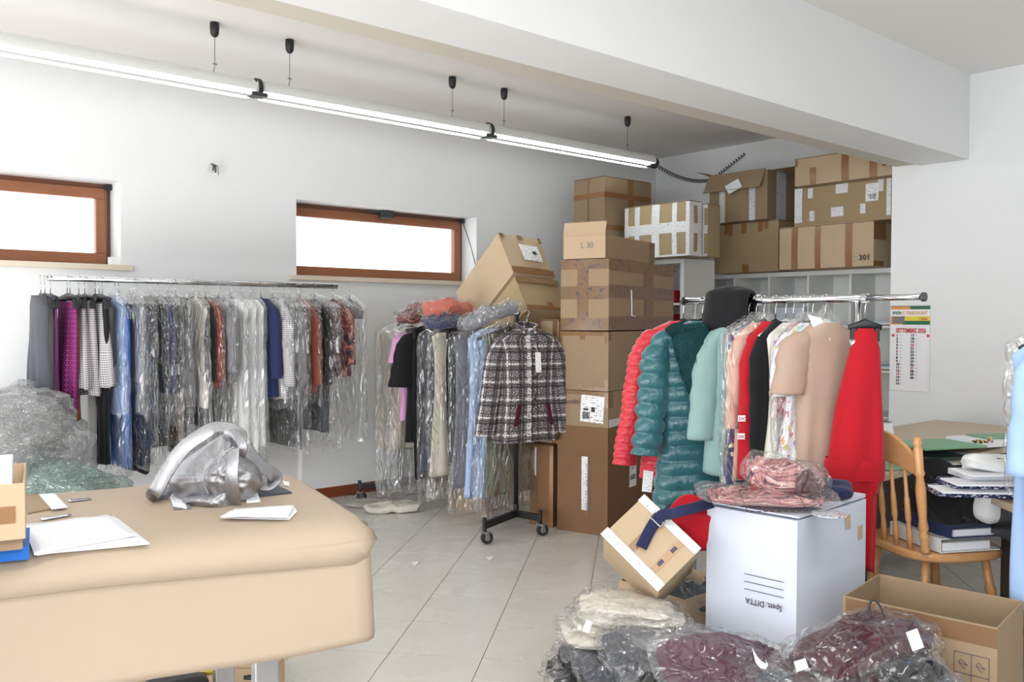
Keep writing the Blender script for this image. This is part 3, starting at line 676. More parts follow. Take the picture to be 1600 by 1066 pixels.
def tweed(nt, u, v):
    n = noisef(nt, 160, 2, nd(nt, 'Mapping', {0: nd(nt, 'TexCoord').outputs['UV'], 3: (1, 1.0, 1)}).outputs[0])
    n2 = noisef(nt, 60, 2, nd(nt, 'Mapping', {0: nd(nt, 'TexCoord').outputs['UV'], 3: (1, .3, 1)}).outputs[0])
    base = ramp(nt, n, [(.40, srgb(52, 42, 48)), (.55, srgb(128, 120, 124)), (.66, srgb(206, 200, 200))])
    P = .105; c = base
    for off, w, col in ((.00, .10, 'l'), (.14*P, .05, 'd'), (.2*P, .06, 'l'), (.32*P, .2, 'd'), (.75*P, .05, 'd')):
        for ax in (u, v):
            k = mth(nt, 'MULTIPLY', stripe(nt, ax, P, w, off), mth(nt, 'GREATER_THAN', n, .42 if col == 'l' else .36))
            c = mixc(nt, mth(nt, 'MULTIPLY', k, .9 if col == 'l' else .72), c, srgb(226, 220, 218) if col == 'l' else srgb(40, 32, 38))
    return c
def floral(nt, u, v):
    co = nd(nt, 'TexCoord').outputs['UV']; vv = nd(nt, 'TexVoronoi', {'Vector': co, 'Scale': 26.0}); d = vv.outputs[0]; colr = vv.outputs[1]
    h = nd(nt, 'HueSaturation', {'Saturation': 1.3, 'Value': 1.0, 'Color': colr}).outputs[0]
    h = mixc(nt, .35, h, srgb(230, 120, 110)); k = mth(nt, 'LESS_THAN', d, .42)
    k = mth(nt, 'MULTIPLY', k, mth(nt, 'GREATER_THAN', noisef(nt, 22, 3, co, 1.0), .47))
    return mixc(nt, mth(nt, 'MULTIPLY', k, .85), srgb(232, 232, 238), h)
def pinkprint(nt, u, v):
    co = nd(nt, 'TexCoord').outputs['UV']; return ramp(nt, noisef(nt, 16, 4, co, 1.5), [(.38, srgb(70, 60, 78)), (.5, srgb(190, 120, 120)), (.62, srgb(222, 190, 180))])
def darkprint(nt, u, v):
    co = nd(nt, 'TexCoord').outputs['UV']; return ramp(nt, noisef(nt, 14, 4, co, 1.5), [(.38, srgb(36, 34, 44)), (.52, srgb(122, 62, 54)), (.64, srgb(170, 120, 110))])
def navyfloral(nt, u, v):
    co = nd(nt, 'TexCoord').outputs['UV']; return ramp(nt, noisef(nt, 24, 4, co, 1.0), [(.45, srgb(36, 44, 92)), (.55, srgb(48, 56, 110)), (.62, srgb(214, 206, 110)), (.66, srgb(236, 236, 240))])
F = {}
for nm, col in dict(charcoal=(82, 84, 92), darkgrey=(60, 60, 64), greycloth=(122, 122, 128), black=(20, 20, 23), navy=(36, 44, 84), blue=(38, 104, 188), lightblue=(158, 184, 222), paleblue=(160, 188, 226),
                    white=(226, 226, 224), cream=(222, 216, 204), rust=(130, 66, 50), brown=(122, 104, 92), beige=(180, 154, 138), mint=(138, 168, 164), yellow=(226, 184, 48), rose=(190, 142, 126),
                    red=(176, 20, 34), redtape=(176, 22, 34), lace=(206, 166, 150), olive=(104, 106, 88), pink=(206, 150, 196), maroon=(66, 16, 28), plum=(84, 42, 62), sand=(200, 192, 178), orange=(206, 98, 74), darkblue=(36, 40, 74), slate=(70, 76, 88), teal=(40, 92, 98)).items():
    F[nm] = fabric('fabric_'+nm, srgb(*col))
F['purple'] = pattern_mat('purple_print', purple_rings); F['lilac'] = plain('lilac_print', srgb(130, 68, 128), .8, nz=.3, nscale=90)
F['hound'] = pattern_mat('houndstooth', houndstooth); F['tweed'] = pattern_mat('tweed_plaid', tweed, .95)
F['floral'] = pattern_mat('floral_print', floral, .5); F['pinkprint'] = pattern_mat('pink_print', pinkprint); F['darkprint'] = pattern_mat('dark_print', darkprint); F['navyfloral'] = pattern_mat('navy_floral', navyfloral)
def puffer(name, col, rough, metal=.0):
    m, nt, b = newmat(name); b.inputs['Base Color'].default_value = col; b.inputs['Roughness'].default_value = rough
    b.inputs['Sheen Weight'].default_value = .2; b.inputs['Coat Weight'].default_value = .15
    bump(nt, b, noisef(nt, 26, 4, coord(nt, 'Object', (1, 1, .5)), 1.5), .5, .012); return m
F['redpuff'] = puffer('red_quilted_nylon', srgb(200, 34, 50), .45); F['tealpuff'] = puffer('teal_quilted_satin', srgb(44, 98, 106), .25)
def furmat():
    m, nt, b = newmat('dark_teal_fur'); b.inputs['Roughness'].default_value = 1; b.inputs['Specular IOR Level'].default_value = .1
    f = noisef(nt, 90, 4, coord(nt, 'Object', (1, 1, .4)), .5); nt.links.new(mixc(nt, f, srgb(12, 36, 40), srgb(40, 80, 82)), b.inputs['Base Color']); bump(nt, b, f, .8, .01); return m
F['fur'] = furmat()
# ------------------------------------------------------------------ garments
def lerp(a, b, t): return a+(b-a)*t
def sample(st, z):
    if z <= st[0][0]: return st[0][1:]
    for a, b in zip(st[:-1], st[1:]):
        if z <= b[0]:
            t = (z-a[0])/(b[0]-a[0]+1e-9); t = t*t*(3-2*t) if False else t
            return [lerp(p, q, t) for p, q in zip(a[1:], b[1:])]
    return st[-1][1:]
def shell(st, n=36, k=40, fold=.012, nf=7, seed=0, quilt=None, crink=0.0, power=.75, hemwave=.0, z0=0.0):
    """loft hanging body. st: (depth, halfwidth, halfthick, xoff). local: X width, Y thick, Z down negative"""
    rows = []; zs, ze = st[0][0], st[-1][0]; per = []
    for i in range(n+1):
        d = lerp(zs, ze, i/n); w, t, xo = sample(st, d); row = []; f = min(1, max(0, (d-zs-.06)/max(.2, (ze-zs)*.8)))
        for j in range(k):
            a = 2*pi*j/k; cx_, sx_ = cos(a), sin(a)
            x = w*math.copysign(abs(cx_)**power, cx_); y = t*math.copysign(abs(sx_)**.9, sx_)
            wob = sin(nf*a+seed*1.7+1.6*sin(3*d+seed))*fold*f
            nn = noise.noise(Vector((x*6+seed*3.1, y*6+seed, d*3)))*fold*1.2*(.3+f)
            if crink: nn += crink*(noise.noise(Vector((x*16+seed, y*16+3*seed, d*9)))+.6*noise.noise(Vector((x*40+seed, y*40, d*24))))
            q = 0
            if quilt:
                per_, dep = quilt; ph = (d/per_+.12*sin(x*9+seed)) % 1; q = dep*(sin(pi*ph)**.6-.55)
            yy = y+(wob+nn+q)*(sx_ if abs(sx_) > .2 else .2*(1 if sx_ >= 0 else -1)); xx = x+cx_*(nn*.6+q*.6)
            zz_ = -(d+hemwave*f*f*noise.noise(Vector((a*1.1, seed, 0)))*(1 if i > n*.6 else 0))
            row.append((xo+xx, yy, zz_))
        rows.append(row)
    mb = MB(); P = sum((Vector(rows[n//2][j])-Vector(rows[n//2][j-1])).length for j in range(k))
    mb.grid(rows, closed=True, uvf=lambda i, j: (P*j/k, -lerp(zs, ze, i/n)))
    return mb
def capit(mb, n, k, end=True):
    if end: mb.face([n*k+j for j in range(k)])
    return mb
def sleeve(side, sx, d0, L, out, r0, r1, flat=.7, seed=0, quilt=None, fold=.006, bend=.0, n=22, k=16, fwd=0.0):
    if quilt: n, k = int(L/quilt[0]*9), 20
    pts, rr = [], []; rows = []
    for i in range(n+1):
        t = i/n; g_ = min(1, t*4.5); x = side*(sx*(.66+.34*g_**.6)+out*t**1.2+bend*sin(pi*t)-.004); y = fwd*t; z = -(d0+L*t)
        r = lerp(r0, r1, t)*(.55+.45*g_**.5)
        if quilt: r += quilt[1]*(sin(pi*((L*t/quilt[0]) % 1))**.6-.5)
        row = []
        for j in range(k):
            a = 2*pi*j/k; nn = noise.noise(Vector((cos(a)*1.5+seed, sin(a)*1.5, t*7+seed)))*fold*1.6
            row.append((x+cos(a)*(r+nn), y+sin(a)*(r+nn)*flat, z+cos(a)*r*side*out*.8))
        rows.append(row)
    mb = MB(); mb.grid(rows, closed=True, uvf=lambda i, j: (j*2*pi*r0/k, -(d0+L*i/n)), cap=True); return mb
def to_world(mb, mw): mb.v = [mw @ v for v in mb.v]; return mb
def hanger_parts(t, hw=.19, mat='black', zt=-.105, hookmat='chrome', clip=False, slope=.055):
    mb = MB().tube([(0, -.0, .0+.012), (.014, 0, .006), (.016, 0, -.006), (.006, 0, -.022), (0, 0, -.04), (0, 0, zt+.012)], .0022, 6)
    mb.tube([(0, 0, .012), (-.012, 0, .008), (-.016, 0, -.004)], .0022, 6)
    finish('hanger_hook', mb, M[hookmat], t, world=False, smooth=True)
    slope = .012 if clip else slope
    pts = [(-hw, 0, zt-slope), (-hw*.5, 0, zt-slope*.4), (0, 0, zt), (hw*.5, 0, zt-slope*.4), (hw, 0, zt-slope)]
    finish('hanger', MB().tube(pts, [.007, .009, .015, .009, .007], 8, flat=(1.5, .7)), M[mat] if mat in M else F[mat], t, world=False, smooth=True)
    if clip:
        for s in (-1, 1): finish('clip', MB().cbox((s*hw*.7, 0, zt-.04), .018, .03, .05), M['black'], t, world=False, bevel=.003)
BODY = {
 # depth, halfwidth, halfthick, xoff  (fractions of shoulder half-width s and length L) -> built in garment()
 'dress': lambda s, L: [(.10, .055, .045, 0), (.125, s*.62, .045, 0), (.155, s*.95, .045, 0), (.25, s*.86, .05, 0), (.36, s*.82, .05, 0), (L*.6, s*.86, .05, 0), (L, s*1.05, .055, 0)],
 'jacket': lambda s, L: [(.095, .06, .05, 0), (.125, s*.62, .05, 0), (.16, s*.97, .05, 0), (.25, s*.86, .065, 0), (L*.6, s*.82, .065, 0), (L, s*.96, .07, 0)],
 'trousers': lambda s, L: [(.13, s*.62, .022, 0), (.30, s*.68, .03, 0), (L, s*.60, .03, 0)],
 'skirt': lambda s, L: [(.14, s*.62, .03, 0), (.3, s*.74, .045, 0), (L, s*.95, .05, 0)],
 'top': lambda s, L: [(.10, .06, .035, 0), (.13, s*.6, .035, 0), (.165, s, .035, 0), (.28, s*.9, .035, 0), (L, s*.95, .04, 0)],
 'bag': lambda s, L: [(.055, .022, .02, 0), (.085, s*.5, .035, 0), (.14, s*1.0, .045, 0), (L*.6, s*1.02, .05, 0), (L, s*.98, .045, 0)],
}
def garment(name, label, cat, loc, ang, kind='jacket', s=.21, L=.8, mat='black', seed=0, sleeves=None, cover=None, coverL=None, fold=.012, nf=7, quilt=None, group=None,
            hanger='black', thick=1.0, collar=None, tilt=0.0, hemwave=.02, k=40, n=34, hookmat='chrome', clip=False, coverw=1.12, hw=None, mat2=None):
    mw = Matrix.Translation(Vector(loc)) @ Matrix.Rotation(radians(ang), 4, 'Z') @ Matrix.Rotation(tilt, 4, 'Y')
    t = thing(name, label, cat, group=group, mat=mw)
    hanger_parts(t, hw or s*.88, hanger, hookmat=hookmat, clip=clip)
    fm = F[mat]
    if kind:
        st = [(a, b, c*thick, d) for a, b, c, d in BODY[kind](s, L)]
        mb = capit(shell(st, n=n, k=k, fold=fold, nf=nf, seed=seed, quilt=quilt, hemwave=hemwave), n, k)
        finish('body', mb, fm, t, world=False, smooth=True)
    if sleeves:
        SL, out, r0, r1 = sleeves[:4]; fw = sleeves[4] if len(sleeves) > 4 else 0
        for sd in (-1, 1): finish('sleeve', sleeve(sd, s*.90, .135, SL, out, r0, r1, seed=seed+sd, quilt=quilt, fwd=fw), F[mat2] if mat2 else fm, t, world=False, smooth=True)
    if cover:
        cl = coverL or L+.1; st = BODY['bag'](s*(coverw+(.14 if sleeves else 0)), cl); st = [(a, b, c*thick*1.15, d) for a, b, c, d in st]
        mb = shell(st, n=44, k=36, fold=.016, nf=5, seed=seed+9, crink=.011, hemwave=.05)
        finish('plastic_cover', mb, M[cover], t, world=False, smooth=True)
    return t
# ------------------------------------------------------------------ clothes rails
RY = 5.20; RZ = 1.512
def xrail(px, y=RY-.21): return onx(px, 500, 1).x/onx(px, 500, 1).y*y
xa, xb = ony(73, 438, RY).x, ony(527, 445, RY).x
rk = thing('clothes_rail', 'long white clothes rail along the wall under the windows', 'clothes rack', ((xa+xb)/2, RY, 0))
finish('rail', MB().tube([(xa, RY, RZ), (xb, RY, RZ)], .014, 14, flat=(1.2, .7)), M['chrome'], rk, smooth=True)
def leg_at(px, y, x=None, wd=.03, z1=RZ-.01):
    X = x if x is not None else xrail(px, y)
    finish('upright', MB().cbox((X, y, z1/2), wd, .03, z1), M['whitemetal'], rk, bevel=.003)
    finish('foot', MB().cbox((X, y, .015), wd, .5, .03), M['whitemetal'], rk, bevel=.003)
leg_at(143, RY+.03, wd=.04); leg_at(468, RY+.03, wd=.025); 
G1 = 'garments on the long rail by the wall'
def L1(px, dz_bot, **k):
    """garment whose near edge shows at pixel column px; dz_bot pixel row of hem (at the near edge)"""
    s = k.get('s', .21); fk = {'trousers': .68, 'skirt': .8, 'dress': .95, 'top': 1.0}.get(k.get('kind'), 1.0)
    if k.get('cover'): fk = max(fk, 1.0)
    x = xrail(px, RY-s*fk)
    zb = zat((x, RY-s*.9, 0), dz_bot); k.setdefault('seed', px*.37); k['L'] = RZ-zb
    if 'cb' in k: k['coverL'] = RZ-zat((x, RY-s*.9, 0), k.pop('cb'))
    k.setdefault('thick', .75); k['loc'] = (x, RY+R.uniform(-.012, .012), RZ+.004); k['ang'] = 90+k.pop('da', R.uniform(-5, 5)); k['group'] = None
    return garment(**k)
def g(name, label, cat, px, bot, **k): return L1(px, bot, name=name, label=label, cat=cat, **k)
g('dress', 'sleeveless charcoal grey top hanging first at the left end of the long rail', 'dress', 76, 612, kind='dress', mat='charcoal', s=.17, thick=1.0)
g('trousers', 'lilac patterned trousers next to the charcoal grey top', 'trousers', 92, 620, kind='trousers', mat='lilac', s=.24, clip=True)
g('trousers', 'long charcoal trousers hanging lower behind the purple ones', 'trousers', 84, 716, kind='trousers', mat='darkgrey', s=.26, clip=True)
g('trousers', 'purple trousers printed with dark rings', 'trousers', 119, 652, kind='trousers', mat='purple', s=.26, clip=True, fold=.02)
g('skirt', 'rust orange skirt hem peeping out below the purple ringed trousers', 'skirt', 121, 663, kind='trousers', mat='rust', s=.22, clip=True)
g('skirt', 'first grey houndstooth skirt, left of the rail joint', 'skirt', 136, 612, kind='skirt', mat='hound', s=.2, clip=True, fold=.02)
g('skirt', 'second grey houndstooth skirt, hanging lowest of the houndstooth ones', 'skirt', 146, 622, kind='skirt', mat='hound', s=.2, clip=True, fold=.02)
g('trousers', 'long black trousers behind the third houndstooth skirt', 'trousers', 170, 732, kind='trousers', mat='black', s=.26, clip=True)
g('skirt', 'third grey houndstooth skirt, right of the white upright', 'skirt', 166, 606, kind='skirt', mat='hound', s=.24, clip=True, fold=.02)
g('waistcoat', 'dark grey waistcoat with lighter lapel beside the bluish bag', 'waistcoat', 178, 575, kind='top', mat='darkgrey', s=.2)
g('dress', 'long pale blue dress in bluish plastic on the long rail', 'dress', 199, 650, kind='dress', mat='lightblue', s=.2, cover='film_blue', cb=752)
g('dress', 'bright blue dress reaching below its short crinkled bag', 'dress', 212, 738, kind='trousers', mat='blue', s=.27, cover='film', cb=500)
g('blouse', 'short blouse in very shiny crinkled silvery plastic', 'blouse', 226, 600, kind='top', mat='greycloth', s=.19, cover='film_milk', cb=655)
g('coat', 'long black coat in clear plastic right of the silvery blouse', 'coat', 236, 745, kind='trousers', mat='black', s=.25, cover='film', cb=735)
g('coat', 'black padded coat in crinkled clear plastic', 'coat', 254, 700, kind='jacket', mat='black', s=.2, cover='film', cb=730, sleeves=(.5, .02, .05, .04))
g('jacket', 'navy jacket in clear plastic between two black coats', 'jacket', 268, 618, kind='jacket', mat='navy', s=.2, cover='film', cb=665, sleeves=(.5, .02, .05, .04))
g('jacket', 'short black jacket in clear plastic next to the beige trousers', 'jacket', 282, 608, kind='jacket', mat='black', s=.2, cover='film', cb=690, sleeves=(.42, .02, .05, .04))
g('trousers', 'black trousers visible below the clear bags, near the silver handbag', 'trousers', 290, 715, kind='trousers', mat='black', s=.24, clip=True)
g('trousers', 'beige brown checked trousers in hazy plastic', 'trousers', 297, 700, kind='trousers', mat='brown', s=.28, cover='film_hazy', cb=712)
g('blouse', 'pale blouse in an airy milky bag with a big diagonal crease', 'blouse', 322, 640, kind='top', mat='sand', s=.2, cover='film_milk', cb=690)
g('jacket', 'black jacket seen as a dark wedge left of the rust red jacket', 'jacket', 330, 668, kind='jacket', mat='black', s=.19, sleeves=(.45, .02, .05, .04))
g('jacket', 'rust red jacket in clear plastic on the long rail', 'jacket', 342, 610, kind='jacket', mat='rust', s=.19, cover='film', cb=685, sleeves=(.45, .02, .05, .04))
g('jacket', 'grey jacket in clear plastic right of the rust red jacket', 'jacket', 362, 600, kind='jacket', mat='greycloth', s=.2, cover='film_hazy', cb=690, sleeves=(.4, .02, .05, .04))
g('dress', 'first long white dress in milky plastic on the long rail', 'dress', 384, 720, kind='dress', mat='white', s=.2, cover='film_milk', cb=752)
g('dress', 'second long white dress in milky plastic, beside the navy sleeve', 'dress', 402, 720, kind='dress', mat='white', s=.2, cover='film_milk', cb=752)
g('dress', 'third and rightmost long white dress in milky plastic', 'dress', 416, 700, kind='dress', mat='white', s=.2, cover='film_milk', cb=745)
g('jacket', 'navy jacket showing as a dark strip right of the long white dresses', 'jacket', 430, 622, kind='jacket', mat='navy', s=.2, sleeves=(.45, .02, .05, .04))
g('jacket', 'small checked jacket in shiny plastic on the right part of the long rail', 'jacket', 450, 625, kind='jacket', mat='hound', s=.22, cover='film_hazy', cb=640, sleeves=(.5, .04, .055, .045))
g('skirt', 'long black skirt in plastic hanging below the checked jacket', 'skirt', 462, 700, kind='trousers', mat='black', s=.26, cover='film', cb=705)
g('jacket', 'grey checked jacket in crinkled plastic, second of the checked pair', 'jacket', 470, 620, kind='jacket', mat='greycloth', s=.22, cover='film', cb=640, sleeves=(.5, .04, .055, .045))
g('skirt', 'long grey skirt in plastic hanging lowest near the right upright', 'skirt', 484, 705, kind='trousers', mat='slate', s=.26, cover='film', cb=710)
g('jacket', 'dark brown jacket in plastic right of the grey checked jacket', 'jacket', 494, 615, kind='jacket', mat='rust', s=.21, cover='film', cb=635, sleeves=(.5, .03, .05, .045))
g('jacket', 'black quilted jacket in clear plastic near the right end of the long rail', 'jacket', 516, 603, kind='jacket', mat='black', s=.2, cover='film', cb=625, sleeves=(.42, .03, .05, .045))
g('skirt', 'long dark slate skirt in plastic near the right end of the long rail', 'skirt', 524, 680, kind='trousers', mat='slate', s=.26, cover='film', cb=705)
g('jacket', 'reddish brown printed jacket in plastic, last but one on the long rail', 'jacket', 545, 590, kind='jacket', mat='darkprint', s=.2, cover='film', cb=600, sleeves=(.38, .03, .05, .045))
g('garment_bag', 'empty looking clear garment bag at the right end of the long rail', 'garment bag', 566, 500, kind='top', mat='greycloth', s=.17, cover='film_hazy', cb=692)
# ------------------------------------------------------------------ centre rack (runs towards the wall)
rc = thing('clothes_rack', 'black rolling clothes rack with chrome rail and caster wheels in the middle of the room', 'clothes rack', (3.53, 4.6, 0))
XR = 3.53; yn, yf = 4.03, 5.28; zr = 1.335
base_z = .115
finish('upright', MB().tube([(XR, yn, base_z), (XR, yn, zr)], .014, 10), M['blackmetal'], rc, smooth=True)
finish('upright', MB().tube([(XR-.02, yf, base_z), (XR-.02, yf, zr)], .014, 10), M['blackmetal'], rc, smooth=True)
finish('rail', MB().tube([(XR, yn-.02, zr), (XR-.02, yf+.04, zr)], .014, 12), M['chrome'], rc, smooth=True)
finish('joint_collar', MB().tube([(XR, yn, base_z+.02), (XR, yn, base_z+.06)], .018, 10), M['blackmetal'], rc)
feet = [(onz(757, 852), onz(757, 780, .1)), (onz(843, 839), None)]
c1, c2 = onz(757, 851), onz(844, 838)
for yy, ca, cb_ in ((yn, c1, c2), (yf, Vector((XR-.27, yf+.12, 0)), Vector((XR+.22, yf+.10, 0)))):
    top = Vector((XR-(.02 if yy == yf else 0), yy, base_z))
    for c in (ca, cb_):
        q = Vector((c.x, c.y, base_z-.005)); d = (q-top); e = d.normalized(); sd = Vector((-e.y, e.x, 0))
        finish('leg', MB().box(top-sd*.014-Vector((0, 0, .02)), d, sd*.028, Vector((0, 0, .04))), M['blackmetal'], rc, bevel=.003)
        p = finish('caster_post', MB().tube([(q.x, q.y, .075), (q.x, q.y, .155)], .0125, 10), M['blackmetal'], rc)
        wh = MB().tube([(q.x+.02*.9-.012*.5, q.y-.012, .037), (q.x+.02*.9+.012*.5, q.y+.012, .037)], .036, 20)
        ww = finish('wheel', wh, M['black'], rc, bevel=.004)
        finish('wheel_hub', MB().tube([(q.x+.02*.9-.012*.7, q.y-.017, .037), (q.x+.02*.9+.012*.7, q.y+.017, .037)], .016, 14), M['steel'], ww)
        mb = MB().cbox((q.x+.002, q.y, .07), .03, .045, .012)
        mb.box((q.x-.008, q.y-.024, .03), (.026, 0, 0), (0, .004, 0), (0, 0, .045)); mb.box((q.x-.008, q.y+.02, .03), (.026, 0, 0), (0, .004, 0), (0, 0, .045))
        finish('caster_fork', mb, M['steel'], rc, bevel=.002)
def L2(pxl, y, bot, name, label, cat, s=.2, **k):
    """garment on the centre rack: pxl = pixel of its left edge"""
    c = Vector((XR-.02*(y-yn)/(yf-yn), y, 0)); a = k.pop('da', R.uniform(-4, 4)); e = (cos(radians(a)), sin(radians(a)))
    k['L'] = zr-zat(c, bot)
    if 'cb' in k: k['coverL'] = zr-zat(c, k.pop('cb'))
    k.setdefault('thick', .7); k.setdefault('seed', y*7)
    return garment(name, label, cat, (c.x, c.y, zr+.004), a, s=s, **k)
L2(600, 5.24, 700, 'garment_bag', 'long pale garment in crinkled clear plastic at the far left end of the centre rack', 'garment bag', s=.20, kind='dress', mat='sand', cover='film_milk', cb=768)
L2(620, 5.12, 700, 'garment_bag', 'second long clear garment bag on the centre rack, left of the black kimono', 'garment bag', s=.19, kind='dress', mat='sand', cover='film_milk', cb=770)
L2(640, 4.98, 655, 'blouse', 'pink blouse showing as a sliver behind the black kimono top', 'blouse', s=.21, kind='top', mat='pink', sleeves=(.2, .05, .06, .06))
L2(640, 4.92, 690, 'kimono', 'black wide-sleeved top on the centre rack', 'top', s=.20, kind='jacket', mat='black', sleeves=(.36, .06, .07, .085))
L2(650, 4.86, 747, 'trousers', 'long black trousers under the black wide-sleeved top', 'trousers', s=.26, kind='trousers', mat='black', clip=True)
L2(665, 4.74, 735, 'dress', 'dark grey dress in shiny clear plastic right of the black wide-sleeved top', 'dress', s=.2, kind='dress', mat='slate', cover='film_hazy', cb=780)
L2(683, 4.62, 740, 'dress', 'beige grey dress in clear plastic in the middle of the centre rack', 'dress', s=.2, kind='dress', mat='sand', cover='film_hazy', cb=778)
L2(703, 4.50, 726, 'trousers', 'narrow black and navy trousers between two plastic bags', 'trousers', s=.25, kind='trousers', mat='black', clip=True)
L2(718, 4.40, 760, 'dress', 'greyish green dress with a white tag in clear plastic', 'dress', s=.20, kind='dress', mat='greycloth', cover='film_hazy', cb=800)
L2(728, 4.28, 774, 'dress', 'long light blue cotton dress behind the plaid jacket', 'dress', s=.18, kind='dress', mat='lightblue', fold=.02)
L2(750, 4.18, 770, 'dress', 'second light blue dress in a clear bag next to the rack pole', 'dress', s=.17, kind='dress', mat='paleblue', cover='film', cb=805)
L2(775, 4.10, 772, 'trousers', 'olive grey trousers in clear plastic behind the rack pole', 'trousers', s=.29, kind='trousers', mat='olive', cover='film_hazy', cb=790)
# the plaid jacket
tj = garment('plaid_jacket', 'black and white plaid tweed jacket with dark red pocket trims on the rack end', 'jacket', (XR+.03, yn-.06, zr+.006), -16, 'jacket', s=.225, L=zr-zat((XR, 3.98, 0), 690), mat='tweed', seed=3, sleeves=(.60, .08, .060, .066),
             fold=.006, nf=4, thick=1.0, hemwave=.01, k=56, n=50)
LJ = zr-zat((XR, 3.98, 0), 690)
rows = []
for i in range(5):
    t = i/4; rr_ = lerp(.062, .072, t); z = -.085-.045*t
    rows.append([(cos(a)*rr_*1.05, sin(a)*rr_*.85, z+.028*(1+cos(a-pi/2))*.5) for a in [2*pi*j/28 - pi/2+.35 for j in range(25)]])
finish('collar', MB().grid(rows, uvf=lambda i, j: (j*.018, -i*.012)), F['tweed'], tj, world=False, smooth=True, solid=.008)
rows = [[(cos(a)*.05, sin(a)*.035, -.09-.04*i) for a in [2*pi*j/20 for j in range(20)]] for i in range(2)]
finish('lining', MB().grid(rows, closed=True), F['maroon'], tj, world=False, smooth=True)
for sx, dx in ((-1, .0), (1, .03)):
    x0 = sx*.115-.012+dx*.4; mb = MB(); mb.box((x0, -.092, -LJ+.10), (.026, 0, 0), (0, .012, 0), (-.03*sx, -.0, .135)); finish('pocket_trim', mb, F['maroon'], tj, world=False, bevel=.003)
mb = MB(); mb.box((.018, -.088, -.36), (.036, -.003, 0), (0, .002, 0), (-.006, 0, .12)); finish('price_tag', mb, M['label'], tj, world=False)
mb = MB().tube([(.02, -.08, -.2), (.03, -.086, -.24)], .0012, 5); finish('tag_thread', mb, M['paper'], tj, world=False)
mb = MB(); mb.box((.0005, -.078, -LJ+.01), (.003, 0, 0), (0, .006, 0), (0, 0, LJ-.20)); finish('front_opening', mb, F['black'], tj, world=False)
for i in range(4):
    finish('button', MB().lathe([(0, .009), (.004, .008)], (.014, -.084-.0, -.26-.13*i), (0, -1, 0)), M['black'], tj, world=False)
finish('hanger_neck', MB().box((-.05, -.02, -.135), (.1, 0, 0), (0, .02, 0), (0, 0, .05)), M['black'], tj, world=False, bevel=.012)
# ------------------------------------------------------------------ bundles of bagged clothes lying on rails, floor, etc.
def bundle(name, label, cat, center, L, Wd, H, rz=0, tilt=(0, 0), mat='black', cover='film_wrap', seed=0, layers=2, group=None, droop=0.0, fl=1.12, wr=.017, nfold=3.0):
    """folded garment in a plastic bag: puffy layered slab"""
    mw = Matrix.Translation(Vector(center)) @ Matrix.Rotation(rz, 4, 'Z') @ Matrix.Rotation(tilt[0], 4, 'X') @ Matrix.Rotation(tilt[1], 4, 'Y')
    t = thing(name, label, cat, group=group, mat=mw)
    def slabm(sx, sy, sz, sd, amp, crink, nu=84, nv=26, zo=0, lay=0):
        rows = []
        for i in range(nv+1):
            ph = -pi/2+pi*i/nv; row = []
            for j in range(nu):
                th = 2*pi*j/nu; cp = math.copysign(abs(cos(ph))**.55, cos(ph)); sp = math.copysign(abs(sin(ph))**.8, sin(ph))
                ce = .42 if crink else .55; c_, s_ = math.copysign(abs(cos(th))**ce, cos(th)), math.copysign(abs(sin(th))**ce, sin(th))
                if crink: sp = math.copysign(abs(sin(ph))**1.15, sin(ph)); cp = abs(cos(ph))**.42
                x, y, z = sx*cp*c_, sy*cp*s_, sz*sp
                q = Vector((x*5+sd, y*5+sd*2, sd)); w = noise.noise(q)*amp*2 + noise.noise(q*2.3)*amp
                rid = (1-abs(noise.noise(Vector((x*nfold*1.5+sd*3, y*nfold*4.5, sd)))*2))**3*amp*2.4
                z2 = z*(1+.25*noise.noise(q*.7)) + (w*.6+rid+amp*.7*(1-2*abs(noise.noise(Vector((x*9+sd, y*16, sd))))))*(.5+.5*(sp > -.3)) - droop*((x/sx)**2+.5*(y/sy)**2)*sz*2
                if crink: z2 += crink*(1-2*abs(noise.noise(Vector((x*14+sd, y*14+sd, z*9))))+.7*noise.noise(Vector((x*40+sd, y*40, z*30)))) ; x += crink*noise.noise(Vector((y*18, x*18+sd, z*9))); y += crink*noise.noise(Vector((x*18, y*18+sd*5, z*9)))
                if lay: e = (abs(cos(ph))**3)*.03*sin(z/sz*lay*pi); x *= 1+e; y *= 1+e
                row.append((x*(1+.08*noise.noise(Vector((th, sd, 0)))), y*(1+.10*noise.noise(Vector((th, sd+5, 0)))), z2+sz+zo))
            rows.append(row)
        return MB().grid(rows, closed=True, cap=True)
    finish('folded_cloth', slabm(L/2*.93, Wd/2*.93, H/2*.9, seed, wr*H/.1, 0, lay=layers), F[mat] if mat in F else M[mat], t, world=False, smooth=True)
    if cover: finish('plastic_bag', slabm(L/2*fl*.96, Wd/2*fl*.96, H/2*1.02, seed, wr*H/.1, .008), M[cover], t, world=False, smooth=True)
    return t
# on top of the centre rack
for (px, py, D, L, Wd, H, mat, lab) in ((652, 503, 5.95, .30, .22, .09, 'darkprint', 'bagged blue and beige scarf lying on the far end of the centre rack'), (700, 496, 5.6, .40, .2, .09, 'orange', 'bagged orange top draped over the centre rack rail'), (696, 512, 5.45, .30, .2, .07, 'navy', 'bagged navy top squeezed below the orange one on the centre rack')):
    bundle('bagged_blouse', lab, 'clothes', atd(px, py, D), L, Wd, H, rz=radians(15), mat=mat, cover='film', seed=px, droop=.3)
bundle('bagged_blouse', 'grey top in pale crumpled plastic thrown over the near end of the centre rack', 'clothes', atd(768, 503, 5.15), .36, .2, .07, rz=radians(-20), tilt=(0, -.35), mat='greycloth', cover='film_hazy', seed=5, droop=.2)
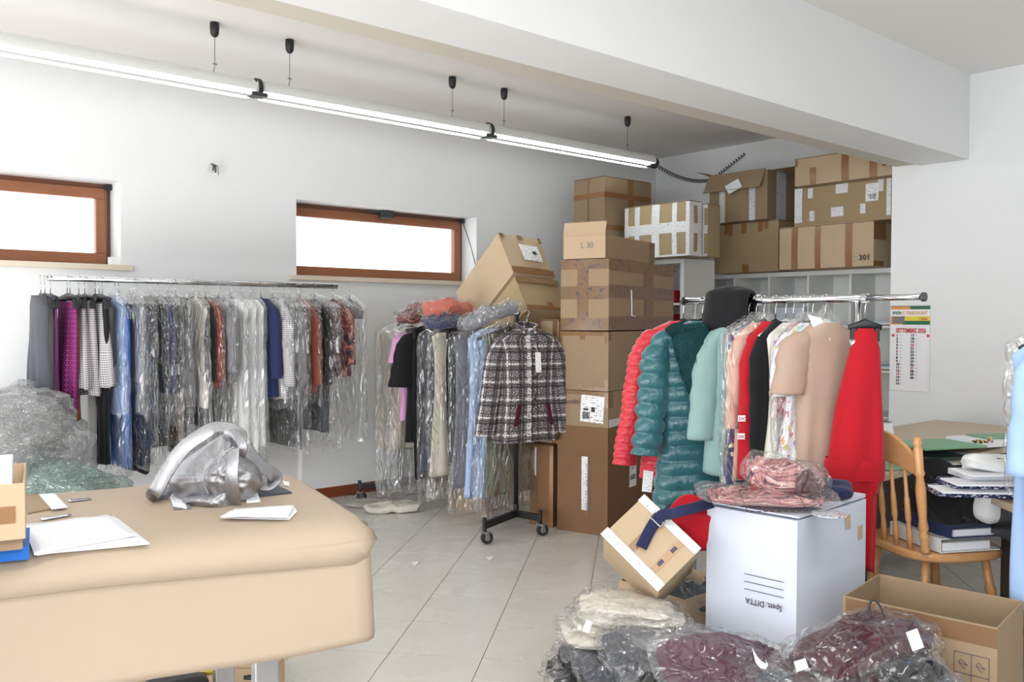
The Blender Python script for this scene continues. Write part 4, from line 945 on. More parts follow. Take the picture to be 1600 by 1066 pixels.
# ------------------------------------------------------------------ right rack (rail runs in y at x = XQ)
XQ = 3.2; ZQ = 1.383
ya_, yb_ = onx(1070, 470, XQ).y, onx(1441, 463, XQ).y
rr = thing('clothes_rack', 'chrome adjustable clothes rack on the right holding the red and teal coats', 'clothes rack', (XQ, (ya_+yb_)/2, 0))
ym = onx(1352, 465, XQ).y
finish('rail', MB().tube([(XQ, ya_, ZQ), (XQ, ym, ZQ)], .0155, 14), M['chrome'], rr, smooth=True)
finish('extension_rail', MB().tube([(XQ, ym, ZQ+.001), (XQ, yb_, ZQ+.001)], .0115, 12), M['chrome'], rr, smooth=True)
finish('end_stop', MB().tube([(XQ, yb_, ZQ+.001), (XQ, yb_-.012, ZQ+.001)], .017, 12), M['dkgrey'], rr)
finish('end_stop', MB().tube([(XQ, ya_, ZQ), (XQ, ya_+.012, ZQ)], .018, 12), M['dkgrey'], rr)
finish('rail_collar', MB().tube([(XQ, ym-.01, ZQ), (XQ, ym+.01, ZQ)], .019, 12), M['chrome'], rr)
for px in (1087, 1340):
    y = onx(px, 500, XQ).y
    finish('upright', MB().tube([(XQ+.0, y, .05), (XQ+.0, y, ZQ-.01)], .0125, 12), M['chrome'], rr, smooth=True)
    finish('height_knob', MB().lathe([(0, .017), (.02, .02), (.03, .014)], (XQ-.012, y, ZQ-.17), (-1, 0, 0)), M['chrome'], rr, smooth=True)
    finish('sleeve_joint', MB().tube([(XQ, y, ZQ-.21), (XQ, y, ZQ-.14)], .017, 12), M['steel'], rr, smooth=True)
    finish('foot', MB().tube([(XQ-.24, y, .04), (XQ+.24, y, .04)], .014, 10), M['chrome'], rr, smooth=True)
def L3(px, bot, name, label, cat, da=-18, s=.2, dz=.0, **k):
    p = onx(px, 468, XQ); c = Vector((XQ, p.y, 0)); k['L'] = ZQ-zat(c, bot)
    if 'cb' in k: k['coverL'] = ZQ-zat(c, k.pop('cb'))
    k.setdefault('thick', .7); k.setdefault('seed', px*.31)
    return garment(name, label, cat, (XQ, p.y, ZQ+.006-dz), da, s=s, **k)
t = L3(1068, 745, 'quilted_coat', 'bright red quilted coat at the left end of the right rack', 'coat', da=-34, s=.205, kind='jacket', mat='redpuff', sleeves=(.60, .10, .062, .05, -.04), quilt=(.034, .0085), n=200, fold=.004, thick=1.0, hemwave=0)
t = L3(1098, 790, 'quilted_coat', 'glossy teal quilted coat with a dark teal fur collar', 'coat', da=-30, s=.23, kind='jacket', mat='tealpuff', sleeves=(.54, .075, .072, .058, -.05), quilt=(.064, .017), n=130, fold=.008, thick=1.25, hemwave=0)
rows = []
for i in range(27):
    u = i/26; a = radians(-200+u*220); R0 = .085
    c = Vector((cos(a)*R0*1.25, sin(a)*.065-.01, -.125)) if True else 0
    if u > .55:
        w = (u-.55)/.45; c = Vector((-.125+.06*w, -.15+.02*w, -.125-.27*w)); 
    elif u < .3: c = Vector((.10, -.06, -.14-.2*(.3-u)/.3))
    else:
        w = (u-.3)/.25; a = lerp(0, pi, w); c = Vector((cos(a)*.10, sin(a)*.07-.03, -.115))
    rad = .066*(.62+.6*sin(pi*min(1, u*.86+.08)))
    rows.append([c+Vector((cos(b), .75*sin(b), .35*sin(b+1)))*(rad+.012*noise.noise(Vector((cos(b)*6, sin(b)*6, u*30)))) for b in [2*pi*j/22 for j in range(22)]])
finish('fur_collar', MB().grid(rows, closed=True, cap=True), F['fur'], t, world=False, smooth=True)
mbx = MB(); rf = random.Random(3)
for i in range(1800):
    r = rows[rf.randrange(len(rows))]; p = Vector(r[rf.randrange(22)])+Vector([rf.uniform(-.012, .012) for _ in range(3)]); c = sum((Vector(q) for q in r), Vector())/22
    d = (p-c).normalized()*.02+Vector((rf.uniform(-.008, .008), rf.uniform(-.008, .008), -.012)); s_ = d.cross(Vector((0, 0, 1))).normalized()*.0012
    nn = len(mbx.v); mbx.v += [p-s_, p+s_, p+d]; mbx.face((nn, nn+1, nn+2))
finish('fur_hair', mbx, F['fur'], t, world=False, kind='stuff')
mw_t = WM[t.name]
ptag = atd(1043, 752, 3.95)
tg = finish('hang_tag', MB().box(atd(1003, 768, 3.93), atd(1018, 770, 3.93)-atd(1003, 768, 3.93), Vector((0, .001, 0)), atd(1006, 735, 3.93)-atd(1003, 768, 3.93)), M['label'], t)
L3(1157, 738, 'wool_coat', 'soft mint green wool coat next to the teal quilted one', 'coat', da=-26, s=.17, kind='jacket', mat='mint', sleeves=(.46, .03, .06, .062), fold=.008, nf=3, thick=1.0, hanger='black')
# yellow / dusty rose trousers on clips
L3(1157, 640, 'trousers', 'mustard yellow trousers clipped next to the mint coat', 'trousers', da=-24, s=.085, kind='trousers', mat='yellow', clip=True, fold=.01, hw=.06)
L3(1170, 600, 'trousers', 'dusty rose trousers clipped under the black hood', 'trousers', da=-24, s=.09, kind='trousers', mat='rose', clip=True, fold=.01)
L3(1182, 765, 'dress', 'navy and lime floral dress in clear plastic', 'dress', da=-20, s=.16, kind='dress', mat='navyfloral', cover='film_hazy', cb=775, fold=.015)
L3(1194, 745, 'lace_dress', 'pale pink lace dress in clear plastic with sparkling folds', 'dress', da=-20, s=.15, kind='dress', mat='lace', cover='film_hazy', cb=765, sleeves=(.4, .02, .04, .035))
# black hood draped on the rail
ph = onx(1143, 470, XQ); rows = []
for i in range(13):
    u = i/12; row = []
    for j in range(21):
        v = j/20; a = pi*(v-.0)
        yy = lerp(-.16, .10, u); h = .05*sin(pi*u)**.5+.012*noise.noise(Vector((u*5, v*6, 2)))
        dd = .018+h*.5; z = (.02+h*.75) if .25 < v < .75 else None
        x = cos(a)*(.03+h); zz2 = sin(a)*(.03+h*.5)
        if v < .2: zz2 -= (.2-v)*(.95+.5*u); x = .035+h*.8+.02*(.2-v)
        if v > .8: zz2 -= (v-.8)*(.95+.7*(1-u)); x = -(.035+h*.9)-.05*(v-.8)*5*.3
        row.append((ph.x+x, ph.y-.02+yy*-1*.85, ZQ+zz2-.0))
    rows.append(row)
finish('black_hooded_scarf', MB().grid(rows), F['black'], smooth=True, solid=.012, sub=1, label='black hooded scarf thrown over the rail above the trousers', cat='scarf')
L3(1212, 745, 'track_jacket', 'dark red top with white lettered tape down the sleeve', 'top', da=-18, s=.15, kind='jacket', mat='redtape', sleeves=(.60, .01, .04, .036))
tk = L3(1228, 738, 'jacket', 'long black jacket right of the dark red top', 'jacket', da=-16, s=.155, kind='jacket', mat='black', hanger='white', sleeves=(.5, .0, .045, .04))
tcr = L3(1240, 790, 'dress', 'plain cream sleeveless dress on a white hanger', 'dress', da=-12, s=.15, kind='dress', mat='cream', hanger='white', fold=.012)
L3(1255, 650, 'blouse', 'pink blouse in clear plastic beside the floral dress', 'blouse', da=-12, s=.15, kind='top', mat='pinkprint', cover='film_hazy', cb=690)
L3(1270, 735, 'floral_dress', 'white dress with bright multicoloured floral print', 'dress', da=-14, s=.16, kind='dress', mat='floral', cover='film', cb=740, fold=.02, sleeves=(.25, .03, .05, .05))
tb = L3(1290, 905, 'dress', 'long plain beige dress with short puffed sleeves', 'dress', da=-20, s=.155, kind='dress', mat='beige', sleeves=(.24, .045, .065, .075), fold=.014, hanger='white', thick=1.0, n=50)
finish('hanger_film', MB().grid([[(cos(a)*r, sin(a)*r*.4, z) for a in [2*pi*j/14 for j in range(14)]] for r, z in ((.012, -.03), (.04, -.06), (.075, -.1), (.08, -.13))], closed=True), M['film_hazy'], tb, world=False, smooth=True)
mb = MB(); mb.box(atd(1262, 492, 3.42), atd(1283, 497, 3.42)-atd(1262, 492, 3.42), Vector((.001, 0, 0)), atd(1277, 527, 3.42)-atd(1262, 492, 3.42)); finish('paper_tag', mb, M['paper'], tb)
tr_ = L3(1352, 890, 'dress', 'long bright red dress with loose sleeves at the right end of the rack', 'dress', da=-50, s=.075, kind='trousers', mat='red', clip=True, fold=.010, thick=1.3, hw=.06)
hz = ZQ-zat((XQ, 1.66, 0), 768)
finish('loose_sleeve', shell([(.12, .03, .03, 0), (.2, .055, .04, 0), (.42, .085, .05, -.02), (hz*.85, .105, .055, -.03), (hz-.03, .095, .05, -.03), (hz, .075, .04, -.02)], seed=4, fold=.013, nf=6, n=40, k=48), F['red'], tr_, world=False, smooth=True)
finish('cuff', shell([(hz-.13, .108, .058, -.03), (hz-.10, .112, .062, -.032), (hz-.05, .107, .06, -.03)], n=8, seed=4, fold=.012, nf=6), F['red'], tr_, world=False, smooth=True)
mb = MB(); a_ = atd(1178, 460, 3.85); mb.box(a_, atd(1188, 460, 3.85)-a_, Vector((.001, 0, 0)), atd(1179, 477, 3.85)-a_)
finish('paper_ticket', mb, M['paper'], label='small white paper ticket stuck on the chrome rail', cat='ticket')
# ------------------------------------------------------------------ work table on the left, covered in kraft paper
TZ = .85; TA = radians(-12.6)
tx = Vector((cos(TA), sin(TA), 0)); ty = Vector((-sin(TA), cos(TA), 0))       # along the table, and away from the camera
FRc = onz(566, 815, TZ); BRc = FRc+ty*.66
TL_, TD = 1.9, .66
tb_ = thing('work_table', 'big work table on grey metal legs under brown kraft paper', 'table', FRc-tx*.9+ty*.3-Vector((0, 0, TZ)))
finish('tabletop', MB().box(FRc-tx*TL_-Vector((0, 0, .034))+ty*.05, tx*(TL_-.05), ty*(TD-.058), Vector((0, 0, .03))), M['winwood'], tb_, bevel=.004)
lg = Vector((.052, 0, 0)); legp = onz(486, 1066, zat((1.0, 1.7, 0), 1066))
for a_, b_ in ((.22, .06), (.22, TD-.11), (TL_-.2, .06), (TL_-.2, TD-.11)):
    o = FRc-tx*a_+ty*b_; o.z = 0
    finish('leg', MB().box(o, tx*.05, ty*.05, Vector((0, 0, TZ-.036))), M['steel'], tb_, bevel=.003)
kp = thing('kraft_paper_cover', 'sheet of brown kraft paper draped over the work table', 'paper cover', FRc)
rows = []; NX = 60
prof = [(TD+.012, -.10), (TD+.008, -.04), (TD+.002, -.006), (TD-.02, .004), (TD*.75, .0025), (TD*.5, .003), (TD*.25, .002), (.06, .003), (.02, .002), (-.012, -.010), (-.030, -.034), (-.038, -.072)]
for i in range(NX+1):
    u = i/NX; xx = -TL_+(TL_+.032)*u; row = []
    for q, (y, z) in enumerate(prof):
        rnd = min(1, max(0, (xx+.04)/.072)); yy = y; z2 = z+.0018*noise.noise(Vector((xx*5, y*5, 1)))
        if q >= 8: yy = y+.035*(1-sqrt(max(0, 1-rnd*rnd*.98))); z2 -= .012*rnd+.012*sin(xx*4+1)*(q-8)/3
        if u > .985 and q < 9: z2 -= .02*(u-.985)/.015
        if q == 11: z2 += .055*rnd**2
        if q == 10: z2 += .016*rnd**2
        row.append(FRc+tx*xx+ty*yy+Vector((0, 0, z2)))
    rows.append(row)
finish('top_sheet', MB().grid(rows), M['kraft'], kp, smooth=True, solid=.0015)
rows = []
for i in range(NX+1):
    u = i/NX; s_ = -TL_+(TL_+.10)*u; row = []
    for k in range(15):
        w = k/14; z = lerp(-.035, -.262+.012*u, w); bulge = .008+.012*w+.010*sin(s_*3.1+w*2)*w
        if s_ < -.01: x, y = s_, -.018-bulge-.004
        else: a = min(1, (s_+.01)/.11); x = -.01+.034*sin(a*pi/2)*(1+.15*w); y = -.022-bulge+.075*(1-cos(a*pi/2))
        row.append(FRc+tx*x+ty*y+Vector((0, 0, z+.006*noise.noise(Vector((s_*3, w, 3))))))
    rows.append(row)
finish('hanging_sheet', MB().grid(rows), M['kraft'], kp, smooth=True, solid=.0015)
def sheet(name, label, cat, pts, z, mat='paper', th=.0015, cname=None, n=1, curl=0.0, parent=None, kind=None):
    """flat sheet with image corners pts lying at height z"""
    P = [onz(x, y, z) for x, y in pts]; rows = []; K = 8
    for i in range(K+1):
        rows.append([P[0].lerp(P[1], j/K).lerp(P[3].lerp(P[2], j/K), i/K)+Vector((0, 0, curl*noise.noise(Vector((j*.5, i*.5, z*31)))+curl*.4)) for j in range(K+1)])
    mb = MB().grid(rows, uvf=lambda i, j: (j/K, 1-i/K))
    return finish(name, mb, M[mat] if mat in M else F[mat], parent, smooth=True, solid=th, label=label, cat=cat)
zt_ = TZ+.006
# pile of written sheets
pp = thing('paper_pile', 'fanned pile of handwritten white sheets on the kraft-covered table', 'papers', onz(130, 840, zt_))
sheet('paper_sheet', None, None, [(40, 822), (183, 810), (234, 850), (60, 866)], zt_, 'paper', .003, parent=pp)
sheet('paper_sheet', None, None, [(38, 820), (178, 807), (222, 845), (58, 868)], zt_+.004, 'paper', .002, parent=pp, curl=.002)
sheet('paper_sheet', None, None, [(36, 822), (168, 805), (212, 838), (54, 868)], zt_+.008, 'paper_text', .0015, parent=pp, curl=.003)
sheet('brown_envelope', 'brown and white envelope lying near the back of the work table', 'envelope', [(41, 775), (62, 773), (82, 795), (43, 802)], zt_, 'card_grey', .004)
sheet('white_card', 'white card overlapping the brown envelope on the work table', 'card', [(61, 773), (85, 771), (106, 793), (81, 796)], zt_+.004, 'paper', .002)
sheet('tape_piece', 'shiny clear tape strip holding the kraft paper, nearer the back edge', 'tape', [(106, 781), (138, 778), (145, 780), (108, 784)], zt_+.001, 'chrome', .0005)
sheet('tape_piece', 'second shiny clear tape strip between the envelope and the sheets', 'tape', [(62, 810), (110, 803), (112, 805), (66, 813)], zt_+.001, 'chrome', .0005)
for l, pts, z, mt in (('folded white leaflet showing left of the silver handbag', [(262, 768), (285, 765), (292, 795), (271, 792)], zt_+.001, 'paper'),
                 ('second leaflet with dark edge tucked under the silver handbag', [(270, 788), (290, 780), (300, 794), (272, 796)], zt_, 'ink_grey'),
                 ('pale card under the right side of the silver handbag', [(382, 772), (402, 770), (407, 784), (385, 786)], zt_, 'paper'),
                 ('dark grey folder lying right behind the silver handbag', [(400, 752), (432, 758), (456, 770), (405, 776)], zt_, 'slate'),
                 ('small white note at the back right corner of the work table', [(442, 752), (452, 754), (452, 760), (444, 758)], zt_, 'paper')):
    sheet('leaflet' if 'leaflet' in l else 'folder' if 'folder' in l else 'card', l, 'paper', pts, z, mt, .003)
br = thing('folded_brochure', 'folded white brochure in front of the silver handbag', 'brochure', onz(400, 803, zt_))
sheet('page', None, None, [(344, 810), (460, 792), (464, 800), (452, 812)], zt_, 'paper', .002, parent=br)
sheet('page', None, None, [(344, 808), (366, 796), (460, 790), (450, 809)], zt_+.008, 'paper_text', .002, parent=br, curl=.002)
# books / folders and small carton at the left border
for z, col, lab, pts, nm in ((zt_, 'blue', 'blue folder at the bottom of the small pile on the table left edge', [(-60, 862), (44, 866), (46, 874), (-60, 884)], 'folder'), (zt_+.030, 'red', 'red folder on top of the blue one at the table left edge', [(-60, 842), (26, 848), (36, 858), (-60, 868)], 'folder')):
    P = [onz(x, y, z) for x, y in pts]; mb = MB(); a, b = P[3], P[2]; dx = (b-a); dy = ty*.16
    f = thing(nm, lab, 'folder', a)
    finish('cover', MB().box(a, dx, dy, Vector((0, 0, .003))), F[col], f); finish('cover', MB().box(a+Vector((0, 0, .022)), dx, dy, Vector((0, 0, .003))), F[col], f)
    finish('spine', MB().box(a-ty*.003, dx, ty*.003, Vector((0, 0, .025))), F[col] if col == 'blue' else M['card_grey'], f, bevel=.002)
    finish('pages', MB().box(a+Vector((0, 0, .003)), dx*.97, dy, Vector((0, 0, .019))), M['paper'], f)
zb_ = zt_+.060
pc0 = onz(40, 842, zb_)
sc = carton('small open tan carton at the left end of the work table', pc0, 180-12.6, .3, .24, zat(pc0, 757)-zb_, 'card_light', open_top=True, seed=31, th=.004)
sticker(sc, 'L', .55, .3, .95, .6, 'tape_brown', 'tape')
p0 = sc.O+ty*.03-tx*.02+Vector((0, 0, .01)); finish('white_box', MB().box(p0, -tx*.26, ty*.10, Vector((0, 0, zat(p0, 724)-p0.z))), M['paper'], label='glossy white box standing inside the small open carton', cat='box', bevel=.002)
# silver handbag
D0 = depth(onz(340, 792, TZ)); mpp = D0/FPX
def pp3(x, y, dd=0.0): return atd(x, y, D0+dd)
hb = thing('silver_handbag', 'slouchy metallic silver leather handbag with a wide strap on the table', 'handbag', onz(345, 798, TZ))
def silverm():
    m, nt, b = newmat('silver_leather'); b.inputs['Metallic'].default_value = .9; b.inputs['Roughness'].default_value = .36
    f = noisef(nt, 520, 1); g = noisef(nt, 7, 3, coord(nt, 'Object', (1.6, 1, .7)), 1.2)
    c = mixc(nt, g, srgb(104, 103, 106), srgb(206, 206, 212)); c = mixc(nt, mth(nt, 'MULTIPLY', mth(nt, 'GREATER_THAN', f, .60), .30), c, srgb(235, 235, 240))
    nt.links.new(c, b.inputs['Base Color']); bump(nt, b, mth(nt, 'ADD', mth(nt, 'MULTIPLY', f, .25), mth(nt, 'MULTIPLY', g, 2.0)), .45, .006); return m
M['silver'] = silverm(); M['silver_edge'] = plain('silver_piping', srgb(150, 150, 152), .35, .85)
sil = [(262, 742), (272, 733), (292, 716), (312, 702), (330, 690), (346, 680), (358, 676), (368, 680), (378, 694), (388, 712), (402, 728), (411, 748), (406, 764), (392, 780), (384, 794), (362, 799), (338, 799), (310, 797), (290, 792), (274, 778), (264, 760)]
cx2, cy2 = 336, 748
def inflate(poly, c, T, nr=14, seed=1, amp=.012, front=1.0, dd=0.0, sub=6):
    pts = []
    n = len(poly)
    for i in range(n):
        p0, p1, p2, p3 = (poly[(i+k-1) % n] for k in range(4))
        for s in range(sub):
            t = s/sub; f = lambda a, b, c_, d: .5*((2*b)+(-a+c_)*t+(2*a-5*b+4*c_-d)*t*t+(-a+3*b-3*c_+d)*t**3)
            pts.append((f(p0[0], p1[0], p2[0], p3[0]), f(p0[1], p1[1], p2[1], p3[1])))
    rows = []
    for i in range(2*nr+1):
        a = -pi/2+pi*i/(2*nr); r = cos(a); row = []
        for (x, y) in pts:
            X, Y = c[0]+(x-c[0])*r, c[1]+(y-c[1])*r; d = sin(a)*T
            nz = amp*(noise.noise(Vector((X*.03, Y*.03, seed)))+.9*abs(noise.noise(Vector((X*.045+9, Y*.02, seed))))+.4*noise.noise(Vector((X*.12, Y*.12, seed))))*(1 if a < .2 else .4)
            row.append(pp3(X, Y, d-nz*2+dd+.09))
        rows.append(row)
    return MB().grid(rows, closed=True)
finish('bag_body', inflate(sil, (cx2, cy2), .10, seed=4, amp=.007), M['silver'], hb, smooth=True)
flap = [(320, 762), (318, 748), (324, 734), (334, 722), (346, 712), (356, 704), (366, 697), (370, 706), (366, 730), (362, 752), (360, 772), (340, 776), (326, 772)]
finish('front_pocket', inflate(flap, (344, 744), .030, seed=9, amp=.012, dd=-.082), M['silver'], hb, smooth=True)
def ribbon(pts, w, nrm, mat, name, parent, th=.004):
    rows = []; P = [Vector(p) for p in pts]
    for i, p in enumerate(P):
        t = (P[min(i+1, len(P)-1)]-P[max(i-1, 0)]).normalized(); n_ = nrm if not callable(nrm) else nrm(i/(len(P)-1)); s = t.cross(n_).normalized()
        wi = w(i/(len(P)-1)) if callable(w) else w
        rows.append([p-s*wi/2, p-s*wi*.44+n_*.0015, p+s*wi*.44+n_*.0015, p+s*wi/2])
    return finish(name, MB().grid(rows), M[mat] if mat in M else F[mat], parent, smooth=True, solid=th)
def cat(pts, n=6):
    out = []
    for i in range(len(pts)-1):
        p0, p1, p2, p3 = pts[max(i-1, 0)], pts[i], pts[i+1], pts[min(i+2, len(pts)-1)]
        for s in range(n):
            t = s/n; out.append(tuple(.5*((2*b)+(-a+c)*t+(2*a-5*b+4*c-d)*t*t+(-a+3*b-3*c+d)*t**3) for a, b, c, d in zip(p0, p1, p2, p3)))
    out.append(tuple(pts[-1])); return out
st1 = [(375, 690, -.02), (374, 676, .0), (358, 669, .03), (336, 669, .05), (312, 682, .04), (286, 702, .02), (262, 734, -.01), (244, 766, -.03), (240, 772, -.02), (250, 776, .02), (262, 762, .05)]
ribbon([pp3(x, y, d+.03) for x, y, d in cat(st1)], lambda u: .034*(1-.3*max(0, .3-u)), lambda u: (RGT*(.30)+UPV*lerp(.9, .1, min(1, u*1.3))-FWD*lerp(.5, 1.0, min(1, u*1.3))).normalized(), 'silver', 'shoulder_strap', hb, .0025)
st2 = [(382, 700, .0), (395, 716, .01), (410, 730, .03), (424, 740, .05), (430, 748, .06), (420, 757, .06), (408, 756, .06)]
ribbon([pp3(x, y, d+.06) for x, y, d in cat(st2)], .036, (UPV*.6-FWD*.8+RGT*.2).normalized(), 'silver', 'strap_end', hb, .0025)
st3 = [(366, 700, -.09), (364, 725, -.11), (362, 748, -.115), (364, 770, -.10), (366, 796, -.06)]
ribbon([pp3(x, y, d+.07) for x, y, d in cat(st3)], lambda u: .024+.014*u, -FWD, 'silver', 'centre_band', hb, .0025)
st4 = [(352, 679, -.02), (364, 677, -.04), (374, 686, -.06), (380, 700, -.07), (376, 712, -.06)]
ribbon([pp3(x, y, d+.05) for x, y, d in cat(st4)], .018, -FWD, 'silver', 'knot_loop', hb, .006)
finish('seam_piping', MB().tube([pp3(x, y, -.055) for x, y, in cat([(366, 698), (350, 708), (332, 722), (321, 738), (319, 756), (326, 772)])], .0016, 6), M['silver_edge'], hb)
finish('bottom_fold', inflate([(284, 782), (292, 776), (312, 774), (336, 769), (360, 762), (366, 778), (362, 799), (330, 799), (300, 796)], (328, 786), .045, seed=12, amp=.006, dd=-.075), M['silver'], hb, smooth=True)
# under the table
p = onz(340, 1072, .25)
ub = carton('flat tan carton on the floor under the work table', onz(405, 1110, .0), 150, .5, .4, .10, 'card_grey', seed=33)
cu = onz(400, 1062, .13)
def under(px, py, z): return onz(px, py, z)
ub2 = carton('open brown carton with tools under the work table', under(415, 1062, .30)-Vector((0, 0, .18)), 140, .34, .22, .16, 'card_pale', seed=34, flaps=True)
q = under(330, 1048, .34)
finish('yellow_tool', MB().tube([q-tx*.03, q+tx*.02, q+tx*.05+ty*.01], [.012, .012, .009], 10), M['ink_yellow'], smooth=True, label='yellow tape dispenser handle under the work table', cat='tool')
q = under(275, 1062, .34)
finish('black_machine', MB().cbox(q-Vector((0, 0, .03)), .16, .07, .07, TA), M['black'], bevel=.015, label='black glossy appliance lying under the work table', cat='appliance')
q = under(400, 1058, .325)
finish('scissors', MB().tube([q-tx*.03+ty*.01, q, q+tx*.02-ty*.012, q+tx*.05-ty*.02], [.006, .009, .007, .003], 8), M['black'], smooth=True, label='black scissors handle on the carton under the table', cat='scissors')
# ------------------------------------------------------------------ heap of crumpled plastic bags behind the table
def heap(label, px, py, D, rx, rz_, mat, seed, sy=.25):
    c = atd(px, py, D); rows = []
    for i in range(41):
        ph_ = -pi/2+pi*i/40
        rows.append([c+RGT*(rx*cos(ph_)*cos(a)*(1+.35*noise.noise(Vector((cos(a)*2, sin(ph_)*2, seed)))+.16*(1-2*abs(noise.noise(Vector((cos(a)*4, sin(a)*4, sin(ph_)*4+seed)))))+.08*(1-2*abs(noise.noise(Vector((cos(a)*11, sin(a)*11, sin(ph_)*11+seed)))))))
                     + Vector((0, 0, rz_*sin(ph_)*(1+.3*noise.noise(Vector((cos(a)*2, ph_*2, seed+4))))+.02*noise.noise(Vector((a*5, ph_*6, seed)))))
                     + Vector((FWD.x, FWD.y, 0)).normalized()*(sy*cos(ph_)*sin(a)*(1+.3*noise.noise(Vector((a*2, ph_*4, seed+8))))) for a in [2*pi*j/72 for j in range(72)]])
    mb = MB().grid(rows, closed=True); mn = min(v.z for v in mb.v)
    t = thing('crumpled_plastic_bag', label, 'plastic bag', (c.x, c.y, mn)); finish('outer_film', mb, M[mat], t, smooth=True)
    mb2 = MB(); mb2.v = [c+(v-c)*.72+Vector([.03*noise.noise(v*9+Vector((k*7, 0, seed))) for k in range(3)]) for v in mb.v]
    for f in mb.f: mb2.face(f)
    finish('inner_film', mb2, M[mat], t, smooth=True)
    mb3 = MB(); mb3.v = [c+(v-c)*.45+Vector([.05*noise.noise(v*11+Vector((k*7, 3, seed))) for k in range(3)]) for v in mb.v]
    for f in mb.f: mb3.face(f)
    finish('inner_film', mb3, M[mat], t, smooth=True)
heap('big crumpled clear plastic bag, topmost of the heap behind the table', 30, 655, 4.5, .24, .17, 'film_pile', 1)
heap('crumpled clear plastic bag at the left edge of the heap', -10, 690, 4.4, .25, .2, 'film_pile', 2)
heap('crumpled clear plastic bag on the right of the heap, by the charcoal trousers', 62, 700, 4.6, .22, .2, 'film_pile', 3)
heap('greenish plastic bag lowest in the heap behind the table', 60, 765, 4.4, .28, .16, 'film_green', 4)
heap('flat greenish plastic bag by the white rail upright', 130, 775, 4.6, .22, .12, 'film_green', 5)
q = atd(112, 688, 5.3)
finish('printed_sleeve', MB().box(atd(94, 662, 5.3), atd(135, 684, 5.3)-atd(94, 662, 5.3), FWD*.06, atd(106, 708, 5.3)-atd(94, 662, 5.3)), M['ink_grey'], label='grey printed paper bag half hidden behind the clear plastic heap', cat='paper bag', bevel=.004)
# folded cloth on the floor by the baseboard
bundle('folded_cloth', 'cream cloth folded in clear plastic on the floor by the baseboard', 'cloth', onz(612, 800, 0)+Vector((0, 0, .0)), .40, .18, .05, rz=radians(-30), mat='cream', cover='film', seed=41, layers=2)
bundle('plastic_sheet', 'flat clear plastic wrap lying under the folded cream cloth', 'plastic', onz(590, 792, 0)+Vector((-.02, .06, .0)), .34, .18, .03, rz=radians(-35), mat='sand', cover='film_hazy', seed=44, layers=1)
for (x, y, l) in ((650, 881, 'paper scrap on the tiles nearer the work table'), (767, 873, 'paper scrap on the tiles in front of the caster')):
    sheet('paper_scrap', 'white ' + l, 'scrap', [(x-7, y-2), (x+6, y-3), (x+2, y+1), (x-2, y+3)], .003, 'paper', .001, curl=.004)
# ------------------------------------------------------------------ foreground right: cartons
def gen_box(label, P, x, y, d, mat, name='carton', seed=0, open_side=None, th=.006):
    """oriented box: P top-left front, x right edge vector, y down edge vector, d depth vector; open_side: 'x','-y'.."""
    t = thing(name, label, 'box', P+y+d*.5)
    faces = {'front': (P, x, y, d.normalized()*th), 'back': (P+d-d.normalized()*th, x, y, d.normalized()*th),
             'top': (P+d.normalized()*th, x, y.normalized()*th, d-d.normalized()*2*th), 'bottom': (P+y-y.normalized()*th+d.normalized()*th, x, y.normalized()*th, d-d.normalized()*2*th),
             'left': (P+d.normalized()*th+y.normalized()*th, x.normalized()*th, y-y.normalized()*2*th, d-d.normalized()*2*th), 'right': (P+x-x.normalized()*th+d.normalized()*th+y.normalized()*th, x.normalized()*th, y-y.normalized()*2*th, d-d.normalized()*2*th)}
    for k, (o, a, b, c) in faces.items():
        if k == open_side: continue
        finish(k+'_panel', MB().box(o, a, b, c), M[mat], t, bevel=.0015)
    return t
def fq(t, P, x, y, s0, t0, s1, t1, mat, name='tape', l=.0015):
    n = y.cross(x).normalized()
    if n.dot(FWD) > 0: n = -n
    a = P+x*s0+y*t0+n*l
    return finish(name, MB().box(a, x*(s1-s0), y*(t1-t0), n*.0008), M[mat], t)
# white box
zw = .665
A0 = onz(1246, 815, zw); ad = (onz(1105, 790, zw)-A0); a_len = ad.length; ad.normalize()
bd = Vector((ad.y, -ad.x, 0));
if bd.dot(RGT) < 0: bd = -bd
bl = hitlen(1357, A0, bd)
ez_ = Vector((.035, .02, 1)).normalized(); hW = zw/ez_.z-.004
wb = carton('large white corrugated box marked Spett. DITTA upside down, in the foreground', A0-ez_*hW, 0, a_len, bl, hW, 'card_white', basis=(ad, bd, ez_), seed=51, flaps=False, bul=.006)
for t0, t1, s0, s1 in ((.255, .258, .60, .985), (.21, .213, .60, .985), (.165, .168, .60, .985)): pass
def wline(s0, tA, s1, tB):
    o, x, y, n, w, h = fr(wb, 'L'); a, b = o+x*s0*w+y*tA*h+n*.012, o+x*s1*w+y*tB*h+n*.009
    finish('ruled_line', MB().tube([a, b], .0011, 4), M['ink'], wb.t)
for k in range(3): wline(.46, .70-.037*k, .88, .70-.037*k)
words(wb, 'L', .875, .585, .026, 'Spett. DITTA', rot=pi, lift=.0125, sx=.92, bold=.0004)
for s, t in ((.66, .88), (.86, .80)): sticker(wb, 'R', s, t, s+.08, t+.07, 'card_pale', 'torn_patch')
finish('top_flap', MB().box(wb.O+ez_*(hW+.007)+bd*bl*.02, ad*a_len*.98, bd*bl*.50, Vector((0, 0, .005))), M['card_white'], wb.t)
finish('top_flap', MB().box(wb.O+ez_*(hW+.007)+bd*bl*.53, ad*a_len*.98, bd*bl*.46, Vector((0, 0, .012))), M['card_white'], wb.t)
